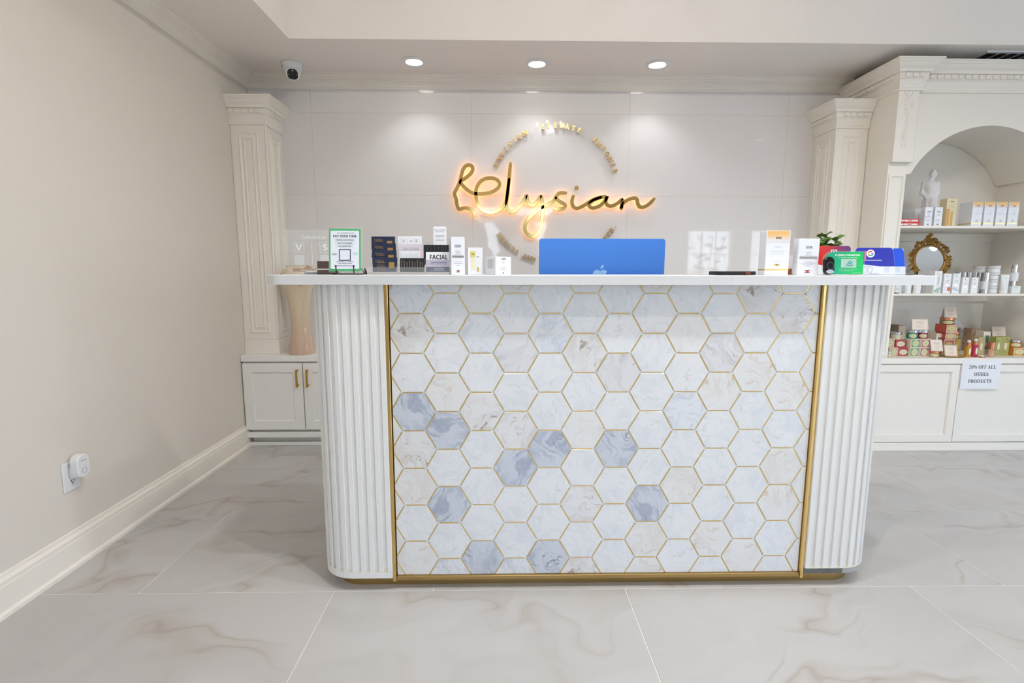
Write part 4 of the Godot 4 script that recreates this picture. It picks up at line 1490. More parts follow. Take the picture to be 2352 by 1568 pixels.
	words(p, "print", [["Cherry PAYMENT PLANS", 0.003, 0.0545, 0.0036], ["TRUE 0% APR OPTIONS", 0, 0.0315, 0.0036, "sans-bold"], ["APPLY IN SECONDS", 0, 0.0215, 0.0036, "sans-bold"], ["NO HIDDEN FEES", 0, 0.0115, 0.0036, "sans-bold"], ["APPLYING", -0.0155, -0.0385, 0.0032, "sans-bold"], ["AFFECT", 0.019, -0.0385, 0.0032, "sans-bold"], ["YOUR CREDIT SCORE", 0, -0.0445, 0.0032, "sans-bold"], ["-", 0, -0.052, 0.0014, "", 0.05], ["-", -0.033, -0.0125, 0.0013, "", 0.016], ["-", -0.033, -0.016, 0.0013, "", 0.014]], ink("3c4148"), Vector3(-0.002, 0, 0.0061))
	words(p, "green_print", [["DOES NOT", 0.0035, -0.0385, 0.0032], ["*****", 0.033, -0.0115, 0.005], ["-", 0.033, -0.0155, 0.001, "", 0.014]], ink("5fb58c"), Vector3(-0.002, 0, 0.0061))
	for k in 3:
		put(p, "pill_outline", frame(0.062 - 0.004 * k, 0.0075, [Vector2(0, 0), Vector2(0, 0.0002), Vector2(0.0005, 0.0002), Vector2(0.0005, 0)]), ink("a9dcc0"), Vector3(-0.002, 0.0315 - 0.01 * k, 0.0061))
	put(p, "dark_square", frame(0.037, 0.037, [Vector2(0, 0), Vector2(0, 0.0004), Vector2(0.0025, 0.0004), Vector2(0.0025, 0)]), ink("252b36"), Vector3(-0.002, -0.0165, 0.006))
	for q in [Vector2(-0.045, 0.062), Vector2(0.041, 0.062), Vector2(-0.045, -0.062), Vector2(0.041, -0.062)]:
		put(p, "screw_cap", lathe([Vector2(0, 0.0014), Vector2(0.0015, 0.001), Vector2(0.0019, 0), Vector2(0, 0)], 12), paints["silver"], Vector3(q.x, q.y, 0.0058), Vector3(PI / 2, 0, 0))

	build_card_rack(y)

	# white cartons left of the computer
	o = carton("tall white serum carton nearest the card rack, black brand print", -0.17, -0.126, y, 0.119, -1.672, 0.04, paints["card_white"], "", 0.28)
	serum_print(o, 0.044, 0.119, 0.02)
	side_print(o, 0.044, 0.119, 0.04)
	o = carton("white carton with a pale yellow tube printed on its front", -0.116, -0.068, y, 0.087, -1.7, 0.034, paints["card_white"], "", 0.16)
	patch(o, "printed_carton", ink("ece6bd"), -0.0075, 0.046, 0.013, 0.062, 0.017)
	patch(o, "yellow_top", ink("e3d27a"), -0.0075, 0.0665, 0.017, 0.018, 0.017, 0.0003)
	patch(o, "printed_tube", paints["paper"], 0.0085, 0.046, 0.007, 0.05, 0.017)
	patch(o, "gold_cap", paints["gold_satin"], 0.0085, 0.017, 0.0062, 0.015, 0.017, 0.0003)
	words(o, "brand_print", [["ISDIN", -0.0075, 0.066, 0.0033, "sans-bold", 0.8], ["ISDIN", 0.0085, 0.058, 0.002, "sans-bold", 0.8]], paints["print_black"], Vector3(0, 0, 0.0178))
	o = carton("square white cream-jar carton set cornerwise left of the computer", -0.044, 0.016, y, 0.0575, -1.665, 0.056, paints["card_white"], "", 0.6)
	words(o, "brand_print", [["ISDIN", 0.001, 0.05, 0.0055, "sans-bold", 0.75]], paints["print_black"], Vector3(0, 0, 0.028))
	words(o, "small_print", [["-", 0, 0.0415, 0.0008, "", 0.012], ["-", 0, 0.0385, 0.0008, "", 0.009], ["-", 0, 0.024, 0.0008, "", 0.022], ["-", 0, 0.0215, 0.0008, "", 0.018], ["-", 0, 0.0165, 0.0008, "", 0.024], ["-", 0, 0.014, 0.0008, "", 0.014]], paints["print_grey"], Vector3(0, 0, 0.028))
	patch(o, "foil_band", paints["silver"], 0, 0.031, 0.042, 0.0042, 0.028)
	crest(o, 0, 0.0065, 0.007, 0.028)
	var rows := []
	for i in 11:
		rows.append(["-", -0.002, 0.049 - 0.0027 * i, 0.0009, "", 0.038 - 0.006 * (i % 3)])
	words(o, "side_print", rows, paints["print_grey"], Vector3(-0.0302, 0, 0), Vector3(0, -PI / 2, 0))

	build_computer()

	# black puck with an orange port
	o = thing("power_bank", "flat black power bank with an orange port ring on the counter", "power bank", Vector3(0.747, y, -1.69))
	put(o, "case", standing(rounded_xz(0.13, 0.075, 0.012), 0.0006, 0.0125, 0.002), paints["black_matt"])
	put(o, "port_ring", frame(0.0135, 0.0058, [Vector2(0, 0), Vector2(0, 0.0007), Vector2(0.0013, 0.0007), Vector2(0.0013, 0)]), ink("e0653a"), Vector3(0.035, 0.0062, 0.0375))

	# cartons to the right
	o = gold_band_carton("tallest white carton on the counter, peach top and gold band", 0.853, 0.931, y, 0.143, -1.69, 0.045)
	o = thing("photo_card", "white upright card with a brown block between the two right-hand cartons", "card", Vector3(1.012, y, -1.83), -0.1)
	put(o, "card", box(0.06, 0.066, 0.004, 0.0005), ink("dcdadb"), Vector3(0, 0.034, 0), Vector3(-0.08, 0, 0))
	put(o, "brown_block", box(0.05, 0.02, 0.012, 0.002), ink("8b4c32", 0.5), Vector3(0, 0.012, 0.014))
	o = carton("white serum carton with black brand print left of the green sign", 0.962, 1.028, y, 0.118, -1.69, 0.034, paints["card_white"], "", -0.06)
	serum_print(o, 0.066, 0.118, 0.017)
	side_print(o, 0.066, 0.118, 0.034)
	o = carton("plain white carton tucked behind the serum carton by the green sign", 0.988, 1.052, y, 0.116, -1.732, 0.034, paints["card_white"], "", -0.03)
	side_print(o, 0.064, 0.116, 0.034)

	# small plant in a birch-look pot
	o = thing("succulent_pot", "small green succulent in a grey bark pot behind the red card", "plant", Vector3(1.205, y, -1.93))
	put(o, "pot", lathe([Vector2(0, 0), Vector2(0.052, 0), Vector2(0.056, 0.085), Vector2(0.05, 0.085), Vector2(0.048, 0.075), Vector2(0, 0.075)], 28), paints["bark"])
	for i in 5:
		var a := -0.9 + 0.5 * i
		var top := Vector3(0.05 * sin(a) - 0.005, 0.115 + 0.028 * cos(a * 1.7), 0.02 * cos(i * 2.0))
		var stem := put(o, "stem", tube([Vector3(0.01 * sin(a), 0.074, 0), top], 0.0022, 6), paints["leaf"])
		for k in 5:
			put(stem, "leaf", leaf(0.026, 0.02), paints["leaf"], Vector3(0.01 * sin(a), 0.074, 0).lerp(top, 0.45 + 0.14 * k), Vector3(0.4, k * 2.4 + i, 0.5))
	put(o, "long_leaf", leaf(0.06, 0.012), paints["leaf_dark"], Vector3(-0.005, 0.08, 0.01), Vector3(0.2, 3.5, 0.5))

	build_review_cards(y)


func rounded_xz(w: float, d: float, r: float) -> PackedVector2Array:
	return rounded(w, d, r)


func build_card_rack(y: float):
	var o := thing("card_rack", "clear acrylic tiered rack of cards at the left of the counter", "rack", Vector3(-0.3, y, -1.74))
	put(o, "rack_base", box(0.27, 0.004, 0.12, 0.001), paints["acrylic"], Vector3(0, 0.0022, 0))
	for t in 4:
		put(o, "tier_lip", box(0.27, 0.016, 0.002, 0.0005), paints["acrylic"], Vector3(0, 0.016 + 0.024 * t, 0.052 - 0.028 * t))
		put(o, "tier_floor", box(0.27, 0.002, 0.022, 0.0004), paints["acrylic"], Vector3(0, 0.0072 + 0.024 * t, 0.04 - 0.028 * t))
	for x in [-0.135, -0.045, 0.045, 0.135]:
		var side := PackedVector2Array([Vector2(-0.055, 0.004), Vector2(0.052, 0.004), Vector2(0.052, 0.02), Vector2(-0.045, 0.11), Vector2(-0.055, 0.11)])
		put(o, "divider", prism(side, 0.002), paints["acrylic"], Vector3(x + 0.001, 0, 0), Vector3(0, -PI / 2, 0))
	for t in 4:
		var c := rack_card(["navy business cards with gold script in the lowest tier of the rack", "navy business cards with gold script in the second tier of the rack", "navy business cards with gold script in the third tier of the rack", "navy business cards with gold script in the top tier of the rack"][t], -0.381 - 0.0075 * t, t, 0.079, 0.046, ink("1b2742", 0.4), y, "navy business cards")
		words(c, "gold_print", [["Elysian", -0.017, 0.035, 0.0052, "serif", 1.1], ["-", -0.013, 0.03, 0.0012, "", 0.026], ["-", -0.013, 0.022, 0.0008, "", 0.024], ["-", -0.013, 0.018, 0.0008, "", 0.028], ["-", -0.013, 0.0145, 0.0008, "", 0.026], ["-", -0.012, 0.0085, 0.0008, "", 0.03], ["-", -0.012, 0.0055, 0.0008, "", 0.026]], paints["print_gold"], Vector3(0, 0, 0.0021))
		patch(c, "gold_square", paints["print_gold"], 0.0215, 0.022, 0.018, 0.018, 0.0021)
	# middle column
	var b := rack_card("black appointment cards in the lowest tier, middle of the rack", -0.293, 0, 0.08, 0.044, ink("1d1917", 0.4), y, "")
	var ticks := []
	for i in 9:
		ticks.append(["-", -0.034 + 0.0085 * i, 0.022, 0.034 - 0.007 * (i % 3), "", 0.0014])
	words(b, "pale_print", ticks, ink("8c8480"), Vector3(0, 0, 0.0021))
	b = rack_card("white and pink striped cards in the second tier, middle of the rack", -0.3, 1, 0.08, 0.044, paints["card_white"], y, "")
	patch(b, "pink_edge", ink("ecc9dc"), 0.035, 0.022, 0.01, 0.044, 0.002)
	ticks = []
	for i in 7:
		ticks.append(["-", -0.034 + 0.009 * i, 0.026, 0.026 - 0.006 * (i % 3), "", 0.001])
	words(b, "grey_print", ticks, paints["print_pale"], Vector3(0, 0, 0.0021))
	b = rack_card("lilac BOTOX cards in the third tier, middle of the rack", -0.307, 2, 0.08, 0.044, ink("dcd3dc"), y, "")
	words(b, "serif_print", [["BOTOX", 0.002, 0.0265, 0.0095, "serif", 1.15]], paints["print_grey"], Vector3(0, 0, 0.0021))
	b = rack_card("white cards with grey line icons in the top tier, middle of the rack", -0.314, 3, 0.08, 0.047, paints["card_white"], y, "")
	words(b, "line_icons", [["-", -0.028, 0.031, 0.014, "", 0.0012], ["-", -0.02, 0.031, 0.01, "", 0.006], ["-", -0.008, 0.031, 0.015, "", 0.001], ["-", 0.004, 0.031, 0.007, "", 0.007], ["-", 0.013, 0.031, 0.015, "", 0.001], ["-", 0.022, 0.031, 0.012, "", 0.006], ["-", 0.032, 0.031, 0.015, "", 0.001]], paints["print_pale"], Vector3(0, 0, 0.0021))
	# right column
	b = rack_card("white and navy FACIAL cards in front, right side of the rack", -0.207, 0, 0.084, 0.064, paints["card_white"], y, "")
	patch(b, "lilac_band", ink("c3bec9"), 0, 0.0275, 0.084, 0.023, 0.002)
	patch(b, "navy_band", ink("2c3a58"), 0, 0.008, 0.084, 0.016, 0.002)
	words(b, "headline", [["FACIAL", -0.001, 0.0475, 0.0145, "sans-bold", 0.86]], paints["print_black"], Vector3(0, 0, 0.0021))
	words(b, "small_print", [["-", 0, 0.031, 0.0018, "", 0.05], ["-", 0, 0.0255, 0.0012, "", 0.056]], ink("5a6696"), Vector3(0, 0, 0.0025))
	words(b, "pale_print", [["-", 0, 0.0125, 0.001, "", 0.03], ["-", 0, 0.0095, 0.001, "", 0.036], ["-", 0, 0.0065, 0.001, "", 0.034], ["-", 0, 0.0035, 0.001, "", 0.05]], paints["print_pale"], Vector3(0, 0, 0.0025))
	b = rack_card("black menu cards behind the FACIAL cards", -0.218, 1, 0.084, 0.064, ink("131314", 0.35), y, "")
	ticks = []
	for i in 6:
		ticks.append(["-", -0.03 + 0.012 * i, 0.054, 0.014, "", 0.004])
	words(b, "dark_print", ticks, ink("2f2f31"), Vector3(0, 0, 0.0021))
	b = rack_card("narrow white upright leaflets rising at the back right of the rack", -0.213, 3, 0.044, 0.08, paints["card_white"], y, "")
	words(b, "grey_print", [["Microneedling", 0, 0.069, 0.0042, "serif", 0.95], ["-", 0, 0.0625, 0.0012, "", 0.03], ["-", 0, 0.05, 0.0009, "", 0.03], ["-", 0, 0.0475, 0.0009, "", 0.033], ["-", 0, 0.045, 0.0009, "", 0.026], ["-", 0, 0.035, 0.0009, "", 0.032], ["-", 0, 0.0325, 0.0009, "", 0.028]], paints["print_grey"], Vector3(0, 0, 0.0021))


# A small stack of cards leaning in one tier of the rack.
func rack_card(label: String, x: float, tier: int, w: float, h: float, m: Material, y: float, group: String) -> MeshInstance3D:
	var o := thing("card_stack", label, "cards", Vector3(x, y + 0.0086 + 0.024 * tier, -1.70 - 0.028 * tier), 0.0, group)
	var c := put(o, "front_card", box(w, h, 0.004, 0.0004), m, Vector3(0, h / 2 * cos(0.12) + 0.0006, -h / 2 * sin(0.12)), Vector3(-0.12, 0, 0))
	return offset_part(o, c, h)


# Turns a card into a part whose own origin is its lower edge.
func offset_part(o: Node3D, c: MeshInstance3D, h: float) -> MeshInstance3D:
	var st := SurfaceTool.new()
	st.begin(Mesh.PRIMITIVE_TRIANGLES)
	st.append_from(c.mesh, 0, Transform3D(Basis.IDENTITY, Vector3(0, h / 2, 0)))
	c.mesh = st.commit()
	c.position -= c.basis * Vector3(0, h / 2, 0)
	return c


func build_computer():
	var o := thing("desktop_computer", "blue all-in-one desktop computer seen from behind, above the counter", "computer", Vector3(0.399, 0.7502, -2.335))
	var blue := paint("computer_blue", Color(0.26, 0.5, 0.84), 0.36, 0.15)
	var light := paint("computer_logo", Color(0.6, 0.77, 0.94), 0.25)
	var shell := put(o, "display_shell", prism(rounded(0.506, 0.376, 0.011), 0.0115, 0.0015), blue, Vector3(0, 0.275, 0.235))
	put(shell, "screen", box(0.49, 0.36, 0.0006, 0.0), paints["black_gloss"], Vector3(0, 0, -0.012))
	var mark := put(shell, "logo_mark", prism(PackedVector2Array(apple_scaled([[0, 0.30], [0.12, 0.38], [0.26, 0.385], [0.37, 0.33], [0.44, 0.25], [0.36, 0.17], [0.33, 0.06], [0.37, -0.05], [0.47, -0.11], [0.42, -0.27], [0.32, -0.42], [0.22, -0.49], [0.12, -0.47], [0, -0.43], [-0.12, -0.47], [-0.22, -0.49], [-0.34, -0.40], [-0.44, -0.24], [-0.49, -0.02], [-0.47, 0.17], [-0.40, 0.30], [-0.28, 0.385], [-0.13, 0.375]], 0.064)), 0.0005), light, Vector3(-0.006, 0.04, 0.0005))
	put(mark, "logo_leaf", prism(PackedVector2Array(apple_scaled([[0, 0.44], [0.01, 0.55], [0.08, 0.65], [0.2, 0.71], [0.2, 0.6], [0.13, 0.49]], 0.064)), 0.0005), light)
	put(o, "stand_neck", box(0.13, 0.2, 0.01, 0.003), blue, Vector3(0, 0.11, 0.255), Vector3(0.25, 0, 0))
	put(o, "stand_foot", box(0.13, 0.006, 0.13, 0.002), blue, Vector3(0, 0.0032, 0.215))


func apple_scaled(points: Array, size: float) -> Array:
	var out := []
	for q in points:
		out.append(Vector2(q[0], q[1]) * size)
	return out


func build_review_cards(y: float):
	# red-to-purple card
	var o := thing("red_card_stand", "red to purple social media card with white icon behind the green sign", "card stand", Vector3(1.133, y, -1.78), -0.05)
	var c := put(o, "card", prism(rounded(0.115, 0.098, 0.012), 0.003, 0.0006), paints["red_fade"], Vector3(0, 0.05, 0))
	put(c, "white_foot", prism(PackedVector2Array([Vector2(-0.05, -0.049), Vector2(0.05, -0.049), Vector2(0.057, -0.01), Vector2(0.03, -0.004), Vector2(0, -0.012), Vector2(-0.03, -0.018), Vector2(-0.057, -0.012)]), 0.0004), paints["paper"], Vector3(0, 0, 0.0004))
	put(c, "icon_square", frame(0.02, 0.02, [Vector2(0, 0), Vector2(0, 0.0005), Vector2(0.0028, 0.0005), Vector2(0.0028, 0)]), paints["print_white"], Vector3(0.001, 0.026, 0.0002))
	put(c, "icon_circle", lathe([Vector2(0.0032, 0), Vector2(0.0032, 0.0006), Vector2(0.0052, 0.0006), Vector2(0.0052, 0)], 20), paints["print_white"], Vector3(0.001, 0.026, 0.0002), Vector3(PI / 2, 0, 0))
	# green financing sign
	o = thing("green_sign", "green FLEXIBLE FINANCING card in a clear holder on the counter", "sign", Vector3(1.106, y, -1.678), -0.06)
	var outline := PackedVector2Array([Vector2(-0.062, 0), Vector2(0.062, 0), Vector2(0.062, 0.072)])
	for i in 7:
		var a := PI / 2 * i / 6
		outline.append(Vector2(-0.03 - 0.032 * sin(a), 0.04 + 0.032 * cos(a)))
	var g := put(o, "green_card", prism(outline, 0.0014, 0.0002), paints["green_fade"], Vector3(0, 0.004, 0), Vector3(-0.1, 0, 0))
	words(g, "headline", [["FLEXIBLE FINANCING", 0.012, 0.061, 0.0056, "sans-bold", 0.98]], paints["print_white"], Vector3(0, 0, 0.0002))
	words(g, "small_print", [["for health and wellness.", 0.014, 0.0535, 0.0048, "sans", 0.86], ["take advantage of special financing", 0.014, 0.0165, 0.0026, "sans"], ["for every qualifying purchase", 0.01, 0.0115, 0.0026, "sans"], ["carecredit.com", 0.042, 0.0045, 0.0028, "sans"]], ink("bfe9d3"), Vector3(0, 0, 0.0002))
	put(g, "card_picture", box(0.048, 0.028, 0.0004, 0.0), ink("b4cfc4"), Vector3(0.016, 0.035, 0.0004))
	for i in 3:
		var fin := PackedVector2Array([[Vector2(-0.009, -0.003), Vector2(0.006, 0.006), Vector2(0.006, 0.011), Vector2(0.001, 0.008)], [Vector2(-0.012, -0.006), Vector2(0.008, -0.001), Vector2(0.013, 0.004), Vector2(0.011, 0.006)], [Vector2(-0.016, -0.009), Vector2(0.01, -0.0085), Vector2(0.016, -0.004), Vector2(0.009, -0.0045)]][i])
		put(g, "fin_mark", prism(fin, 0.0003), [ink("2fae6a"), ink("2a93b8"), ink("168a78")][i], Vector3(0.016, 0.0345, 0.0009))
	var shell := outline.duplicate()
	for i in shell.size():
		shell[i] = Vector2(shell[i].x * 1.1 + 0.002, shell[i].y * 1.09)
	put(o, "clear_holder", prism(shell, 0.002, 0.0003), paints["acrylic"], Vector3(0, 0.0005, -0.004), Vector3(-0.1, 0, 0))
	put(o, "holder_foot", box(0.13, 0.002, 0.04, 0.0004), paints["acrylic"], Vector3(0.002, 0.0012, -0.026))
	put(o, "red_tab", box(0.005, 0.032, 0.0006, 0.0), ink("d98078"), Vector3(0.067, 0.062, -0.004), Vector3(-0.1, 0, 0))
	# black oval button leaning on the green sign
	o = thing("door_button", "black oval doorbell button with silver badge leaning on the green sign", "button", Vector3(1.047, y, -1.656), 0.1)
	var b := put(o, "case", prism(rounded(0.035, 0.057, 0.015, 7), 0.011, 0.003), paints["black_gloss"], Vector3(0, 0.0315, -0.0005), Vector3(-0.1, 0, 0))
	put(b, "button_ring", lathe([Vector2(0.0108, 0), Vector2(0.0108, 0.0005), Vector2(0.0118, 0.0005), Vector2(0.0118, 0)], 28), ink("6e7074"), Vector3(0.001, -0.001, 0), Vector3(PI / 2, 0, 0))
	put(b, "silver_badge", prism(oval(0.0135, 0.0065), 0.0006), paints["silver"], Vector3(0, -0.0195, 0.0004))
	# blue review cards
	for k in 2:
		o = thing("review_stand", ["royal blue review card with a coloured letter G at the counter's right end", "bright blue review card overlapped by the one with the coloured letter G"][k], "card stand", Vector3([1.283, 1.358][k], y + 0.0, [-1.785, -1.835][k]), -0.12)
		var blue: Material = ink(["2b33a8", "1f55d8"][k], 0.3)
		var top := PackedVector2Array([Vector2(-0.068, 0.032), Vector2(-0.03, 0.036), Vector2(0.02, 0.03), Vector2(0.068, 0.03)])
		for i in 6:
			var a := PI / 2 * i / 5
			top.append(Vector2(0.05 + 0.012 * cos(a), 0.08 + 0.014 * sin(a)))
		for i in 6:
			var a := PI / 2 * i / 5
			top.append(Vector2(-0.05 - 0.012 * sin(a), 0.08 + 0.014 * cos(a)))
		var base := put(o, "white_card", prism(PackedVector2Array([Vector2(-0.07, 0.002), Vector2(0.07, 0.002), Vector2(0.068, 0.034), Vector2(0.061, 0.093), Vector2(-0.061, 0.093), Vector2(-0.068, 0.034)]), 0.002), ink("dfe3ee", 0.35), Vector3.ZERO, Vector3(-0.12, 0, 0))
		var head := put(base, "blue_head", prism(top, 0.0026, 0.0003), blue, Vector3(0, 0.0003, 0.0006))
		put(o, "clear_foot", box(0.12, 0.0024, 0.05, 0.0004), paints["acrylic"], Vector3(0, 0.0013, -0.02))
		patch(base, "blank_square", ink("cfd4e0"), 0.042, 0.017, 0.018, 0.016, 0.0)
		words(base, "small_print", [["-", 0.042, 0.028, 0.001, "", 0.016], ["-", -0.03, 0.03, 0.001, "", 0.036], ["-", 0.0, 0.0045, 0.001, "", 0.034]], ink("8a90a4"), Vector3(0, 0, 0.0003))
		if k == 0:
			put(base, "phone_icon", lathe([Vector2(0.0085, 0), Vector2(0.0085, 0.0004), Vector2(0.0094, 0.0004), Vector2(0.0094, 0)], 24), paints["print_grey"], Vector3(-0.03, 0.0175, 0.0), Vector3(PI / 2, 0, 0))
			put(base, "hand_icon", frame(0.013, 0.017, [Vector2(0, 0), Vector2(0, 0.0004), Vector2(0.0008, 0.0004), Vector2(0.0008, 0)]), paints["print_grey"], Vector3(-0.012, 0.0175, 0.0), Vector3(0, 0, -0.2))
			put(head, "white_disc", prism(oval(0.0135, 0.0135, 32), 0.0004), paints["print_white"], Vector3(-0.012, 0.074, 0.0004))
			var hues := ["d93025", "f6b90c", "1e9a4c", "3a78e8"]
			var spans := [[0.75, 2.7], [2.7, 3.65], [3.65, 5.35], [5.35, 6.2]]
			for h in 4:
				var arc := PackedVector2Array()
				for i in 9:
					var a: float = lerpf(spans[h][0], spans[h][1], i / 8.0)
					arc.append(Vector2(cos(a), sin(a)) * 0.0092)
				for i in 9:
					var a: float = lerpf(spans[h][1], spans[h][0], i / 8.0)
					arc.append(Vector2(cos(a), sin(a)) * 0.0058)
				put(head, "letter_arc", prism(arc, 0.0003), ink(hues[h]), Vector3(-0.012, 0.074, 0.0008))
			put(head, "letter_bar", box(0.0092, 0.0033, 0.0003, 0.0), ink("3a78e8"), Vector3(-0.0075, 0.0735, 0.0008))
			words(head, "white_print", [["LEAVE US YOUR REVIEW ON GOOGLE", -0.008, 0.0505, 0.0027, "sans-bold", 1.0]], paints["print_white"], Vector3(0, 0, 0.0003))


# ---------------------------------------------------------------- the high shelf

func build_high_shelf():
	var y := SHELF_HIGH + 0.0002
	# two red cartons lying flat, one on the other
	for k in 2:
		var o := carton(["lower of two red cartons lying at the left end of the high shelf", "upper of two red cartons lying at the left end of the high shelf"][k], 2.302, 2.418, y + 0.0208 * k, 0.0205, -3.03, 0.035, ink("d8402f"), "red cartons on the high shelf")
		patch(o, "white_tube_print", paints["paper"], 0.008, 0.0105, 0.08, 0.009, 0.0175)
		oval_patch(o, "white_tip_print", paints["paper"], -0.045, 0.0105, 0.011, 0.005, 0.0175)
		words(o, "red_print", [["-", 0.0, 0.0105, 0.003, "", 0.024]], ink("c8323a"), Vector3(0, 0, 0.0182))
	# serum cartons standing in two files
	var behind := ["front", "second", "third", "fourth", "fifth", "hindmost"]
	for k in 6:
		var o := carton("slim white serum carton, %s in the left file on the high shelf" % behind[k], 2.446, 2.492, y, 0.108, -3.032 - 0.037 * k - 0.035 * (1 if k > 0 else 0), 0.035, paints["card_white"], "slim serum cartons on the high shelf")
		side_print(o, 0.046, 0.108, 0.035)
		if k == 0:
			serum_print(o, 0.046, 0.108, 0.0175)
	for k in 2:
		var o := carton("slim white serum carton, %s in the right file on the high shelf" % behind[k], 2.504, 2.55, y, 0.108, -3.032 - 0.037 * k, 0.035, paints["card_white"], "slim serum cartons on the high shelf")
		side_print(o, 0.046, 0.108, 0.035)
		if k == 0:
			serum_print(o, 0.046, 0.108, 0.0175)
	var t := carton("tall tan carton with a printed gold bottle on the high shelf", 2.584, 2.646, y, 0.161, -3.05, 0.05, ink("e6d6ae", 0.4))
	patch(t, "amber_print", ink("d9a45a"), -0.02, 0.05, 0.022, 0.1, 0.025)
	patch(t, "bottle_print", ink("cfae62"), 0.004, 0.045, 0.014, 0.085, 0.025, 0.0003)
	words(t, "brand_print", [["ISDIN", 0.0, 0.142, 0.006, "sans-bold", 0.85]], paints["print_black"], Vector3(0, 0, 0.0253))
	words(t, "small_print", [["-", 0, 0.123, 0.0012, "", 0.044], ["-", 0, 0.114, 0.0016, "", 0.034], ["-", 0, 0.107, 0.001, "", 0.04]], ink("a88d5a"), Vector3(0, 0, 0.0253))
	for k in 4:
		gold_band_carton("peach-topped white carton, %s of four from the left on the high shelf" % ["first", "second", "third", "last"][k], 2.735 + 0.0715 * k, 2.796 + 0.0715 * k, y, 0.141, -3.045, 0.09, "peach-topped cartons on the high shelf")
	build_statuette(Vector3(2.625, y, -3.23))


# A plain draped standing figure in white plaster.
func build_statuette(at: Vector3):
	var o := thing("statuette", "white plaster statuette of a draped standing figure on the high shelf", "statue", at, -0.5)
	var j := {
		"hip": Vector3(0.004, 0.165, 0), "waist": Vector3(0.0, 0.2, 0), "chest": Vector3(-0.004, 0.245, 0.002), "neck": Vector3(-0.002, 0.283, 0.002), "head": Vector3(0.004, 0.315, 0.005), "crown": Vector3(0.003, 0.33, -0.002),
		"sl": Vector3(-0.036, 0.262, 0), "sr": Vector3(0.03, 0.258, 0), "el": Vector3(-0.043, 0.205, 0.004), "er": Vector3(0.036, 0.2, 0.006), "wl": Vector3(-0.02, 0.175, 0.03), "wr": Vector3(0.012, 0.17, 0.032)}
	var bones := [
		[Vector3(0.0, 0.012, 0), Vector3(0.004, 0.1, 0), 0.052, 0.043], [Vector3(0.004, 0.1, 0), j.hip, 0.043, 0.037], [j.hip, j.waist, 0.036, 0.027], [j.waist, j.chest, 0.027, 0.033],
		[j.chest, j.neck, 0.03, 0.011], [j.neck, j.head, 0.01, 0.017], [j.head, j.crown, 0.018, 0.016], [Vector3(0.002, 0.322, -0.016), Vector3(0.001, 0.324, -0.022), 0.01, 0.008],
		[j.chest, j.sl, 0.022, 0.014], [j.chest, j.sr, 0.022, 0.014], [j.sl, j.el, 0.0135, 0.011], [j.sr, j.er, 0.0135, 0.011], [j.el, j.wl, 0.0105, 0.008], [j.er, j.wr, 0.0105, 0.008], [j.wl, j.wr, 0.008, 0.008],
		[Vector3(0.012, 0.02, 0.03), Vector3(0.012, 0.1, 0.026), 0.022, 0.02]]
	var folds := noise(9, 1.0, 2)
	var field := func(p: Vector3) -> float:
		var d := 1.0
		for b in bones:
			var ab: Vector3 = b[1] - b[0]
			var t := clampf((p - b[0]).dot(ab) / ab.length_squared(), 0.0, 1.0)
			var e: float = p.distance_to(b[0] + ab * t) - lerpf(b[2], b[3], t)
			var k := 0.009
			var h := clampf(0.5 + 0.5 * (d - e) / k, 0.0, 1.0)
			d = lerpf(d, e, h) - k * h * (1.0 - h)
		if p.y < 0.185:      # folds of the skirt
			var a := atan2(p.x, p.z)
			d += 0.0035 * sin(a * 9.0 + p.y * 26.0 + 2.0 * folds.get_noise_2d(a * 2.0, p.y * 20.0)) * smoothstep(0.19, 0.15, p.y)
		return maxf(d, 0.004 - p.y)
	put(o, "figure", surface(field, Vector3(-0.066, 0.0, -0.066), Vector3(0.066, 0.356, 0.066), 0.0052), paints["plaster"], Vector3(0, 0.01, 0))
	put(o, "base", box(0.12, 0.013, 0.11, 0.003), paints["plaster"], Vector3(0, 0.0066, 0))


